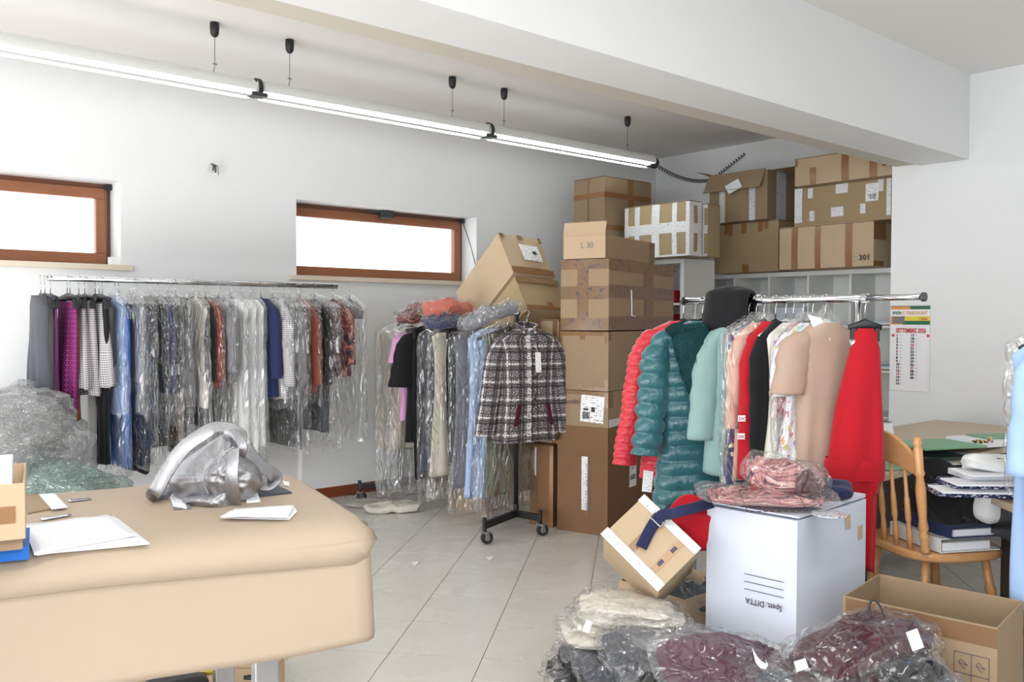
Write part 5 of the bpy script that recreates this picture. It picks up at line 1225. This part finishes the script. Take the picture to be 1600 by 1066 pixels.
# things lying on the white box
ztp = zw+.022
ctr = wb.O+ez_*hW
bsc = bundle('bagged_scarf', 'flat pink printed garment in a clear bag with black stitched border on the white box', 'clothes', onz(1195, 787, ztp)+Vector((0, 0, .004)), .40, .24, .03, rz=radians(-52), mat='pinkprint', cover='film_hazy', seed=61, layers=1, fl=1.2)
stz = ztp+.045
stp = [onz(x, y, stz) for x, y in ((1154, 765), (1244, 768), (1262, 798), (1168, 800))]
sp = bsc
for a_, b_ in zip(stp, stp[1:]+stp[:1]):
    for k in range(9): finish('cord_stitch', MB().tube([a_.lerp(b_, k/9), a_.lerp(b_, (k+.6)/9)], .0013, 5), M['black'], sp)
bundle('bagged_blouse', 'grey and coral top rolled in clear plastic behind the flat pink bag', 'clothes', atd(1222, 752, 2.98)-Vector((0, 0, .05)), .27, .13, .09, rz=radians(-50), tilt=(0, .12), mat='pinkprint', cover='film_hazy', seed=63, layers=2)
bundle('bagged_blouse', 'dark crimson top in the end of the rolled clear bag', 'clothes', atd(1262, 763, 2.9)-Vector((0, 0, .05)), .08, .09, .08, rz=radians(-50), mat='maroon', cover='film_hazy', seed=64, layers=1)
bundle('navy_garment', 'navy cloth garment lying over the right part of the white box', 'clothes', onz(1278, 786, zw)+Vector((0, 0, .016)), .24, .17, .05, rz=radians(-52), mat='darkblue', cover=None, seed=65, layers=1)
bundle('red_garment', 'red garment peeping from under the bagged ones on the white box', 'clothes', atd(1198, 768, 3.0)-Vector((0, 0, .06)), .12, .12, .08, rz=radians(-50), mat='red', cover=None, seed=66, layers=1)
pg = [onz(x, y, ztp+.004) for x, y in ((1262, 796), (1300, 788), (1318, 806), (1316, 822))]
finish('glossy_disc', MB().lathe([(0, .055), (.003, .055)], onz(1296, 803, ztp)+Vector((.0, .0, -.002)), k=32), M['tape_foil'], label='shiny clear plastic lid lying on the right corner of the white box', cat='lid')
# lower open carton
zl = .30
lo = onz(1070, 938, zl); dl = (onz(967, 906, zl)-lo); la = dl.length; dl.normalize(); dr = Vector((dl.y, -dl.x, 0))
if dr.dot(RGT) < 0: dr = -dr
lc = carton('open tan carton on the floor under the tilted carton', lo-Vector((0, 0, zl)), 0, la, .34, zl, 'card_light', basis=(dl, dr, Vector((0, 0, 1))), open_top=True, seed=52)
sticker(lc, 'L', 0, .0, 1, .36, 'tape_word', 'tape', lift=.001); sticker(lc, 'R', 0, .0, 1, .36, 'tape_word', 'tape', lift=.001)
words(lc, 'R', .02, .22, .075, 'TARIS', 'ink', lift=.003, bold=.001, sx=.7)
bundle('grey_cloth', 'grey cloth in plastic inside the lower open carton', 'clothes', lo+dl*.12+dr*.14-Vector((0, 0, .09)), .26, .22, .07, rz=.5, mat='slate', cover='film', seed=67)
# tilted taped carton
DT = 2.98
T0, T1, T2 = atd(1007, 774, DT+.05), atd(1110, 872, DT-.07), atd(957, 849, DT-.02)
tx_ = (T1-T0)*.86; ty_ = T2-T0; ty_ -= tx_.normalized()*ty_.dot(tx_.normalized()); tn = tx_.cross(ty_).normalized()
if tn.dot(FWD) < 0: tn = -tn
td_ = tn*.30
tc = gen_box('tilted tan carton bordered with white printed tape, stuck with a navy strap', T0, tx_, ty_, td_, 'card_light', seed=53, open_side='top')
fq(tc, T0, tx_, ty_, -.01, -.01, 1, .15, 'tape_white'); fq(tc, T0, tx_, ty_, -.03, .86, 1, 1.04, 'tape_white')
fq(tc, T0, tx_, ty_, .33, .0, .44, .84, 'tape_brown', l=.001)
fq(tc, T0, tx_, ty_, .72, .16, .82, .84, 'tape_tan', l=.001)
for s, t in ((.36, .28), (.745, .60), (.745, .28)): fq(tc, T0, tx_, ty_, s, t, s+.05, t+.12, 'ink_purple', 'printed_mark', .003)
# raised back flap of tilted carton, seen above
bf = T0+td_; mb = MB(); rows = []
for i in range(9):
    u = i/8; rows.append([bf+tx_*(.02+.75*u)-ty_.normalized()*(.07*v*sin(pi*min(1, u*1.15+.05))**.5)+td_*0 for v in (0, .5, 1)])
finish('back_flap', MB().grid(rows), M['card_olive'], tc, smooth=True, solid=.005)
# navy strap with buckle
fx = T0+tx_*.30-tn*.012
sp = [atd(1112, 786, DT+.02), atd(1088, 793, DT-.02), atd(1064, 799, DT-.05), T0+tx_*.44-ty_*.03-tn*.035, T0+tx_*.37+ty_*.08-tn*.03, T0+tx_*.36+ty_*.24-tn*.015, T0+tx_*.40+ty_*.45-tn*.012, T0+tx_*.47+ty_*.72-tn*.012]
nb = thing('navy_strap', 'navy webbing strap with a metal buckle hanging over the tilted carton', 'strap', sp[0])
ribbon([Vector(p) for p in cat([tuple(v) for v in sp])], .036, -tn, 'darkblue', 'webbing', nb, .004)
finish('buckle', MB().tube([sp[5]+tx_.normalized()*.024-tn*.006, sp[5]+tx_.normalized()*.026-ty_*.12-tn*.006, sp[5]-tx_.normalized()*.022-ty_*.12-tn*.006, sp[5]-tx_.normalized()*.022-tn*.006, sp[5]+tx_.normalized()*.024-tn*.006], .003, 6), M['chrome'], nb)
# red and navy garment inside the tilted carton
for nm, px, py, D, Ls, mt, lab in (('red_garment', 1080, 830, 3.08, (.20, .16, .14), 'red', 'red garment stuffed between the tilted carton and the white box'), ('navy_garment', 1105, 795, 3.12, (.30, .12, .07), 'darkblue', 'navy garment arching from the tilted carton to the white box')):
    bundle(nm, lab, 'clothes', atd(px, py, D)-Vector((0, 0, Ls[2]/2)), Ls[0], Ls[1], Ls[2], rz=radians(-40), tilt=(0, -.45 if mt == 'darkblue' else 0), mat=mt, cover=None, seed=px)
# big open carton at the right border
zr_ = .45
ro = onz(1559, 982, zr_); dl = (onz(1317, 931, zr_)-ro); la = dl.length; dl.normalize(); dr = Vector((dl.y, -dl.x, 0))
if dr.dot(RGT) < 0: dr = -dr
ba = (onz(1592, 938, zr_)-ro).length
rb = carton('large open tan carton with printed handling symbols in the right foreground', ro-Vector((0, 0, zr_)), 0, la, ba, zr_, 'card', basis=(dl, dr, Vector((0, 0, 1))), open_top=True, seed=54)
sticker(rb, 'L', .02, .87, 1, .99, 'card_brown', 'fold_band', lift=.0008)
def line2(c, f, pts, r=.0009, name='printed_line', mat='ink_purple'):
    o, x, y, n, w, h = fr(c, f)
    return finish(name, MB().tube([o+x*s*w+y*t*h+n*.0016 for s, t in pts], r, 4), M[mat], c.t)
g0, g1, h0, h1 = .745, .955, .54, .80
for s in (g0, (g0+g1)/2, g1): line2(rb, 'L', [(s, h0), (s, h1)])
for t in (h0, (h0+h1)/2, h1): line2(rb, 'L', [(g0, t), (g1, t)])
for i in range(2):
    for j in range(2):
        a, b = g0+(g1-g0)*(i*.5+.12), h0+(h1-h0)*(j*.5+.12); w_, h_ = (g1-g0)*.26, (h1-h0)*.22
        line2(rb, 'L', [(a, b+h_*.6), (a+w_*.3, b+h_), (a+w_, b+h_*.5), (a+w_*.7, b), (a, b+h_*.6), (a+w_*.5, b+h_*.5), (a+w_, b+h_*.5)], .0008)
# ------------------------------------------------------------------ foreground piles of bagged clothes
def bund(px, py, D, L, Wd, H, rz, mat, lab, name='bagged_garment', tilt=(0, 0), **k):
    p = atd(px, py, D); return bundle(name, lab, 'clothes', p-Vector((0, 0, H/2)), L, Wd, H, rz=radians(rz), tilt=tilt, mat=mat, seed=px*.13+py, **k)
bund(985, 1078, 2.80, .50, .36, .06, -30, 'black', 'black garment in plastic at the very bottom of the left pile', droop=.1)
bund(940, 1046, 3.02, .40, .26, .03, -52, 'black', 'thin flat black bagged garment sticking out left, lowest on the tiles')
bund(955, 1030, 2.96, .38, .28, .035, -50, 'black', 'second flat black bagged garment, fanned over the thin one')
bund(1000, 1052, 2.76, .42, .30, .05, -38, 'charcoal', 'charcoal bagged jacket low in the left pile', tilt=(.08, .1))
bund(1050, 1060, 2.62, .36, .26, .05, -30, 'slate', 'dark slate bagged jacket at the front of the left pile', tilt=(.12, .18), droop=.3)
bund(965, 1014, 2.92, .36, .28, .04, -46, 'slate', 'grey blue bagged garment directly under the cream ones', tilt=(.05, -.05))
bund(1030, 1024, 2.72, .38, .28, .05, -34, 'charcoal', 'charcoal bagged garment with shiny creases on the left pile', tilt=(.2, .18), droop=.35)
bund(1045, 1000, 2.80, .36, .24, .045, -42, 'greycloth', 'grey bagged garment reaching from the cream ones to the open carton', tilt=(.05, .10), droop=.2)
bund(968, 990, 2.92, .40, .28, .035, -42, 'cream', 'lowest cream bagged garment of the left pile', layers=3)
bund(978, 975, 2.93, .38, .27, .035, -45, 'cream', 'lower middle cream bagged garment of the left pile', layers=2, tilt=(0, .03))
bund(985, 962, 2.94, .37, .26, .035, -40, 'cream', 'upper middle cream bagged garment of the left pile', layers=2, tilt=(.02, .05))
bund(980, 948, 2.95, .33, .24, .035, -44, 'cream', 'topmost cream bagged garment of the left pile', layers=2, tilt=(0, .07), droop=.3)
def tagc(px, py, D, w, h, rot, lab):
    p = atd(px, py, D); x = (RGT*cos(rot)+UPV*sin(rot))*w; y = (UPV*cos(rot)-RGT*sin(rot))*h
    finish('size_tag', MB().box(p, x, y, -FWD*.001), M['paper_text'], label=lab, cat='tag')
tagc(910, 986, 2.70, .020, .036, -.35, 'small white tag on the cream bagged garments')
bund(1120, 1092, 2.45, .44, .34, .07, -30, 'black', 'black bagged garment under the plum coloured sweatshirt')
sw = bund(1150, 1048, 2.44, .46, .34, .06, -30, 'plum', 'plum sweatshirt with a white swoosh logo in clear plastic', name='bagged_sweatshirt', tilt=(.34, .16), droop=.5, cover='film_hazy')
D_ = 2.235
def swp(x, y): return atd(x, y, D_)
pts = [(1176, 1014), (1186, 1030), (1194, 1038), (1199, 1041), (1197, 1034), (1194, 1030), (1204, 1040), (1196, 1047), (1186, 1043), (1180, 1034)]
sws = [(1175, 1012), (1183, 1026), (1190, 1034), (1198, 1038), (1196, 1031), (1200, 1039), (1196, 1046), (1188, 1044), (1181, 1036)]
mb = MB(); mb.v = [swp(x, y) for x, y in sws]; mb.face(range(len(sws))); 
finish('white_emblem', mb, M['paper'], sw, solid=.001)
tagc(1245, 1050, 2.18, .030, .026, .3, 'small white tag on the plum sweatshirt bag')
bund(1262, 1088, 2.34, .30, .24, .05, -25, 'charcoal', 'charcoal bagged garment right of the plum sweatshirt', tilt=(.2, 0))
bund(1330, 1082, 2.40, .46, .30, .07, -20, 'maroon', 'lowest burgundy bagged garment of the right pile', tilt=(.1, -.1), droop=.3)
bund(1330, 1052, 2.42, .46, .28, .06, -22, 'maroon', 'lower middle burgundy bagged garment of the right pile', tilt=(.15, -.15), droop=.4)
bund(1332, 1026, 2.44, .44, .26, .06, -18, 'maroon', 'upper middle burgundy bagged garment of the right pile', tilt=(.15, -.2), droop=.5)
bund(1350, 1000, 2.46, .42, .24, .06, -15, 'maroon', 'topmost burgundy bagged garment of the right pile', tilt=(.15, -.12), droop=.5)
bund(1418, 1048, 2.38, .24, .22, .06, -25, 'black', 'black garment in shiny plastic by the open carton', tilt=(.2, .25), droop=.3)
bund(1400, 1085, 2.34, .34, .24, .07, -25, 'black', 'lowest black bagged garment at the right pile', tilt=(.1, 0))
tagc(1426, 1018, 2.20, .030, .050, .35, 'white barcode tag on the topmost burgundy garment')
ribbon([atd(x, y, D) for x, y, D in cat([(1360, 965, 2.38), (1358, 945, 2.40), (1366, 938, 2.40), (1376, 950, 2.37), (1381, 966, 2.33)])], .005, -FWD, 'black', 'drawstring', None, .002)
bpy.context.scene.objects['drawstring']['label'] = 'black cord loop on top of the burgundy bagged garments'; bpy.context.scene.objects['drawstring']['category'] = 'cord'
# ------------------------------------------------------------------ chair
SZ = .42
chair = thing('wooden_chair', 'varnished wooden spindle-back chair holding binders and a black bag', 'chair', onz(1450, 868, SZ)-Vector((0, 0, SZ)))
M['pine'] = wood_mat('varnished_pine', srgb(198, 142, 92), srgb(222, 168, 116), .3, (3, 3, 12))
Pq = onz(1446, 866, SZ); Pl = onz(1366, 835, SZ)
bx_ = (Pl-Pq).normalized(); fx_ = Vector((bx_.y, -bx_.x, 0))
if fx_.dot(RGT) < 0: fx_ = -fx_
cw = .38
cc0 = Pq+bx_*(cw/2)
rows = []
for z, k in ((-.034, .97), (-.026, 1.0), (-.008, 1.0), (0, .97)):
    rows.append([])
    for j in range(40):
        a = 2*pi*j/40; x = math.copysign(abs(cos(a))**.6, cos(a))*(cw/2+.035); y = math.copysign(abs(sin(a))**.7, sin(a))*.215
        rows[-1].append(Pq+bx_*(cw/2)+fx_*(.175)+bx_*x*k*(1+.0*y)+fx_*y*k+Vector((0, 0, z)))
finish('seat', MB().grid(rows, closed=True, cap=True), M['pine'], chair, bevel=.003)
up = Vector((-fx_.x*.10, -fx_.y*.10, 1))
def turned(base, top, rad, name, parent=chair):
    ax = Vector(top)-Vector(base); L = ax.length
    pr_ = [(h*L, r*rad) for h, r in ((0, .7), (.03, 1), (.12, .75), (.16, 1.15), (.19, .7), (.22, 1.1), (.30, .8), (.42, 1.0), (.55, 1.1), (.66, .75), (.69, 1.1), (.72, .9), (.90, .95), (.92, .7), (.95, 1.0), (1.0, .55))]
    return finish(name, MB().lathe(pr_, base, ax, 14), M['pine'], parent, smooth=True)
Hb = zat(Pq, 680)-SZ
for c in (Pq, Pq+bx_*cw): turned(c, c+up*Hb, .018, 'back_post')
for k in range(4):
    c = Pq+bx_*(cw*(k+1)/5)-fx_*.012*sin(pi*(k+1)/5); h = Hb*.72+.04*sin(pi*(k+1)/5); ax = up*h
    finish('spindle', MB().lathe([(0, .008), (.06, .011), (.10, .008), (.12, .012), (.2, .0105), (h*.6, .008), (h, .006)], c, up, 10), M['pine'], chair, smooth=True)
rows = []
for i in range(17):
    u = i/16; c = Pq+bx_*cw*u-fx_*.014*sin(pi*u)+up*(Hb*.66+.035*sin(pi*u)); hh = .065+.055*sin(pi*u)**.8
    rows.append([c-fx_*.009, c+fx_*.009, c+fx_*.009+up*hh, c-fx_*.009+up*hh])
finish('crest_rail', MB().grid(rows, closed=True, cap=True), M['pine'], chair, bevel=.003)
for sx, sy in ((.05, .04), (.05, .30), (cw-.05, .04), (cw-.05, .30)):
    t_ = Pq+bx_*sx+fx_*sy-Vector((0, 0, .03)); o_ = (bx_*(1 if sx > .2 else -1)*.045+fx_*(1 if sy > .2 else -1)*.05); b_ = Vector((t_.x, t_.y, 0))+o_
    ax = t_-b_; L = ax.length
    finish('leg', MB().lathe([(0, .011), (L*.1, .014), (L*.5, .02), (L*.62, .018), (L*.66, .021), (L*.7, .016), (L, .015)], b_, ax, 12), M['pine'], chair, smooth=True)
a1, a2 = Pq+bx_*.03+fx_*.17-Vector((0, 0, .25)), Pq+bx_*(cw-.03)+fx_*.17-Vector((0, 0, .25))
finish('stretcher', MB().tube([a1, (a1+a2)/2, a2], [.008, .012, .008], 10), M['pine'], chair, smooth=True)
for sx in (.025, cw-.025): finish('stretcher', MB().tube([Pq+bx_*sx+fx_*.0-Vector((0, 0, .25)), Pq+bx_*sx+fx_*.33-Vector((0, 0, .25))], .008, 8), M['pine'], chair, smooth=True)
# binders and black bag on the seat
def binder(label, o, ex, ey, h, col, inner='paper'):
    t = thing('ring_binder', label, 'binder', o)
    finish('cover', MB().box(o, ex, ey, Vector((0, 0, .004))), M[col] if col in M else F[col], t); finish('cover', MB().box(o+Vector((0, 0, h-.004)), ex, ey, Vector((0, 0, .004))), M[col] if col in M else F[col], t)
    finish('spine', MB().box(o-ey.normalized()*.003, ex, ey.normalized()*.004, Vector((0, 0, h))), M[col] if col in M else F[col], t, bevel=.002)
    finish('pages', MB().box(o+ex*.04+ey*.06+Vector((0, 0, .005)), ex*.9, ey*.8, Vector((0, 0, h*.55))), M['paper_text'], t)
bo = Pq+bx_*(-.015)+fx_*.055+Vector((0, 0, .003))
binder('pale grey ring binder lying open-ended on the chair seat', bo, bx_*.30, fx_*.26, .055, 'melamine')
binder('navy blue ring binder on top of the pale grey one', bo+Vector((0, 0, .058))+fx_*.03-bx_*.02, bx_*.30, fx_*.25, .045, 'navy')
bundle('white_paper_bag', 'crumpled white paper bag behind the black cloth bag on the chair', 'bag', bo+Vector((0, 0, .105))+fx_*.18+bx_*.02, .26, .16, .15, rz=1.0, mat='white', cover=None, seed=71)
bundle('black_cloth_bag', 'black cloth bag slumped over the binders on the chair', 'bag', bo+Vector((0, 0, .105))+bx_*.13+fx_*.09, .38, .17, .17, rz=math.atan2(bx_.y, bx_.x), mat='black', cover=None, seed=72, droop=.25)
# ------------------------------------------------------------------ desk
DZ = .66
d0, d1 = onz(1366, 745, DZ), onz(1512, 712, DZ)
M['desktop'] = wood_mat('beech_laminate', srgb(188, 166, 138), srgb(204, 184, 156), .4, (1, 1, 10)); M['panel_dark'] = plain('dark_wood_panel', srgb(84, 72, 62), .6)
dk = thing('desk', 'wood-look desk covered in folders and papers at the right', 'desk', (4.3, 2.0, 0))
ed = (d1-d0).normalized(); nd_ = Vector((-ed.y, ed.x, 0)); DW, DL = .78, 2.3
dA = d0+ed*.0
finish('desktop', MB().box(dA-Vector((0, 0, .03)), ed*DL, nd_*DW, Vector((0, 0, .03))), M['desktop'], dk, bevel=.003)
for o in (dA+ed*.02, dA+ed*(DL-.05)): finish('side_panel', MB().box(Vector((o.x, o.y, 0))+nd_*.05, ed*.025, nd_*(DW-.1), Vector((0, 0, DZ-.031))), M['panel_dark'], dk)
o = dA+nd_*(DW-.08); finish('back_panel', MB().box(Vector((o.x, o.y, .08))+ed*.05, ed*(DL-.1), nd_*.02, Vector((0, 0, DZ-.112))), M['panel_dark'], dk)
# return desk
e0, e1_, e2_ = onz(1468, 742, .655), onz(1610, 800, .655), onz(1520, 700, .655)
rd = thing('side_desk', 'second darker desk piled with newspapers at the far right', 'desk', (4.0, 1.2, 0))
ux = (e1_-e0).normalized(); uy = Vector((-ux.y, ux.x, 0)); 
if uy.dot(RGT) < 0: uy = -uy
finish('desktop', MB().box(e0-Vector((0, 0, .03)), ux*.62, uy*.50, Vector((0, 0, .028))), M['desktop'], rd, bevel=.003)
finish('drawer_panel', MB().box(Vector((e0.x, e0.y, 0))+ux*.36+uy*.04+Vector((0, 0, .50)), ux*.22, uy*.3, Vector((0, 0, .12))), M['blackmetal'], rd)
finish('back_panel', MB().box(Vector((e0.x, e0.y, 0))+uy*.46+ux*.02, ux*.58, uy*.02, Vector((0, 0, .62))), M['panel_dark'], rd)
for o in (ux*.01+uy*.05, ux*.58+uy*.05): finish('side_panel', MB().box(Vector((e0.x, e0.y, 0))+o+uy*.2, ux*.025, uy*.30, Vector((0, 0, .62))), M['panel_dark'], rd)
# papers on the desks
M['newsprint'] = printed('navy_newsprint', srgb(34, 44, 92), srgb(222, 222, 226), 34, .56, rough=.5, vor=False)
def flat(label, cat, px, py, z, L, Wd, H, rz, mat, name='folder'):
    p = onz(px, py, z); a = radians(rz); x = Vector((cos(a), sin(a), 0)); y = Vector((-sin(a), cos(a), 0))
    return finish(name, MB().box(p-x*L/2-y*Wd/2, x*L, y*Wd, Vector((0, 0, H))), M[mat] if mat in M else F[mat], label=label, cat=cat, bevel=.001)
M['green_card'] = plain('green_folder_card', srgb(126, 172, 138), .6); M['green_dark'] = plain('dark_green_cover', srgb(36, 82, 62), .45); M['sky'] = plain('pale_blue_folder', srgb(164, 196, 210), .6)
zd = DZ+.002
lst = [('beige', 'tan folder at the bottom of the stack', 'card_grey'), ('p', 'white sheaf low in the folder stack', 'paper'), ('b', 'pale blue folder in the lower middle of the stack', 'sky'), ('c', 'white sheaf in the middle of the folder stack', 'paper'), ('e', 'grey blue folder under the cream one', 'sky'), ('f', 'cream folder second from the top of the stack', 'card_pale'), ('g', 'green folder topmost of the stack on the desk', 'green_card')]
for k, (_, lab, mt) in enumerate(lst): flat(lab, 'folder', 1462+R.uniform(-5, 5), 696, zd+.012*k, .34, .25, .009, -28+R.uniform(-7, 7), mt)
flat('dark green book with a small crest on the desk', 'book', 1466, 716, zd, .22, .17, .018, -25, 'green_dark', 'book')
flat('white sheets under the dark green book', 'papers', 1440, 724, zd-.001, .30, .16, .002, -25, 'paper_text', 'paper_sheet')
flat('white envelope lying across the desks', 'envelope', 1530, 712, zd+.004, .30, .12, .003, -60, 'paper', 'envelope')
flat('stack of white papers under the gold beads', 'papers', 1545, 693, zd+.02, .34, .22, .03, -20, 'paper', 'paper_stack')
flat('pale green sheet behind the gold beads', 'papers', 1560, 682, zd+.052, .26, .16, .004, -30, 'green_card', 'paper_sheet')
flat('white writing pad on the left end of the desk', 'papers', 1385, 728, zd, .18, .22, .004, -20, 'green_card', 'writing_pad')
be = thing('gold_beads', 'small heap of gold and dark beads on the paper stack', 'beads', onz(1532, 692, zd+.055))
for k in range(26):
    p = onz(1532+R.gauss(0, 9), 691+R.gauss(0, 2), zd+.056)
    finish('bead', MB().lathe([(0, .002), (.003, .006), (.007, .006), (.01, .002)], p, k=8), M['tape_brown'] if k % 3 == 0 else M['ink_yellow'] if k % 3 == 1 else M['black'], be, smooth=True)
for k, (px, py, z, L, rz, lab) in enumerate(((1530, 772, .658, .34, -48, 'lowest rolled newspaper with navy print on the side desk'), (1545, 760, .684, .32, -44, 'second newspaper with navy band on the side desk'), (1550, 745, .71, .26, -38, 'upper crumpled newspaper on the side desk'))):
    flat(lab, 'newspaper', px, py, z, L, .15, .022, rz, 'newsprint' if k < 2 else 'paper_text', 'newspaper')
    flat(['white inner pages of the lowest newspaper', 'white inner pages of the second newspaper', 'loose page on the upper newspaper'][k], 'newspaper', px+3, py-5, z+.023, L*.95, .14, .006, rz+2, 'paper_text', 'newspaper_page')
bundle('crumpled_paper', 'crumpled white paper on the newspapers at the desk end', 'paper', onz(1545, 738, .735), .20, .10, .05, rz=-.8, mat='white', cover=None, seed=81)
# little wire letter rack beside the wall edge
wr = thing('desk_calendar', 'small spiral desk calendar standing at the back of the desk', 'calendar', onz(1380, 700, zd))
p = onz(1378, 694, zd)
finish('page', MB().box(p, RGT*.07, FWD*.002, Vector((0, .02, .11))), M['paper_text'], wr)
for k in range(8): finish('wire_ring', MB().tube([p+RGT*(.006+.008*k)+Vector((0, .02, .104)), p+RGT*(.006+.008*k)+Vector((0, .01, .116)), p+RGT*(.006+.008*k)+Vector((0, .028, .112))], .0011, 4), M['dkgrey'], wr)
# papers in shelf cells
for k, (px, py, lab) in enumerate(((1385, 487, 'stack of grey magazines'), (1382, 580, 'pile of bluish papers'))):
    p = onx(px, py, XS+.10); 
    for q in range(3):
        finish('magazine', MB().cbox((XS+.16, p.y+.02, [1.262, .927][k]+.012*q), .2, .24, .011, .05*q), M[('card_grey', 'paper', 'sky')[q]], label=['bottom', 'middle', 'top'][q]+' one of the '+lab+' inside the white shelf unit', cat='magazine')
p = onx(1240, 485, XS+.08)
finish('storage_box', MB().cbox((XS+.17, p.y, 1.262+.07), .28, .26, .14), M['card_white'], label='white storage box with a small blue mark inside the cube shelf', cat='box', bevel=.004)
p = onx(1056, 440, XT+.05)
finish('red_folder', MB().cbox((XT+.15, p.y+.06, ZT-.36+.06), .25, .14, .10), F['red'], label='red folder in the second shelf unit by the carton stack', cat='folder', bevel=.003)
finish('red_box_file', MB().cbox((XT+.15, p.y+.06, ZT-.72+.15), .25, .06, .26), F['red'], label='tall red box file on the lower shelf of the second unit', cat='folder', bevel=.003)
# ------------------------------------------------------------------ pale blue shirts at the right border
gs = thing('garment_stand', 'chrome clothes stand at the right border, mostly out of frame', 'clothes rack', atd(1705, 480, 2.75)-Vector((0, 0, 1.2)))
p = atd(1700, 470, 2.75)
ang_r = radians(-40.9)
rx = Vector((FWD.x, FWD.y, 0)).normalized()
finish('rail', MB().tube([p-rx*.16, p+rx*.16], .013, 10), M['chrome'], gs, smooth=True)
for s in (-.15, .15): finish('upright', MB().tube([(p+rx*s).xy.to_3d(), p+rx*s], .012, 8), M['chrome'], gs)
def shirt(off, lat, s, L, mat, cover, cl, lab, sl):
    q = p+rx*off+RGT*lat; garment('shirt', lab, 'shirt', (q.x, q.y, p.z+.006), math.degrees(-0.714), s=s, L=L, kind='top', mat=mat, cover=cover, coverL=cl, sleeves=sl, seed=off*11, fold=.012, thick=1.0)
shirt(-.10, -.045, .195, .70, 'paleblue', None, .7, 'pale blue shirt with rolled cuffs at the right border, nearest one', (.40, .03, .06, .055))
shirt(.02, -.01, .215, .98, 'lightblue', None, .95, 'longer light blue shirt behind the nearest one at the right border', None)
shirt(.14, .05, .20, .45, 'white', 'film_hazy', .62, 'white shirt in clear plastic at the right border', None)

# ------------------------------------------------------------------ small prints and tags lying on real surfaces
bpy.context.view_layer.update(); DG = bpy.context.evaluated_depsgraph_get()
def surf(x, y):
    d = ray(x, y).normalized(); o = C0.copy()
    for _k in range(40):
        ok, loc, nrm, _i, ob, _m = scn.ray_cast(DG, o, d)
        if not ok or not ob.data.materials or 'film' not in ob.data.materials[0].name: break
        o = loc+d*.0005
    return loc, nrm, ob
def root(o):
    while o.parent: o = o.parent
    return o
def stick_on(pts, off, mat, name, parent=None):
    P = [surf(x, y)[0] for x, y in pts]; mb = MB(); mb.v = [p+(C0-p).normalized()*off for p in P]; mb.face(range(len(P)))
    return finish(name, mb, M[mat] if mat in M else F[mat], parent, solid=.0008)
def find(row, cols, matname):
    for x in cols:
        loc, n_, ob = surf(x, row)
        if ob and ob.data and ob.data.materials and ob.data.materials[0].name == matname:
            return x, loc, ob
    return None
for y in (654, 682):
    r_ = find(y, range(1140, 1200, 1), 'fabric_redtape')
    if not r_: continue
    loc, _n, ob = surf(r_[0]+4, y); rt = root(ob)
    x0 = loc+(C0-loc).normalized()*.012; u = RGT*.030; v = UPV*.024
    finish('tape_patch', MB().box(x0-u/2-v/2, u, v, -FWD*.001), M['paper'], rt)
    finish('printed_text', text_mb('DIO', .018, x0-u*.42-v*.3, RGT, UPV, -FWD, th=.0016, bold=.0005), F['redtape'], rt)
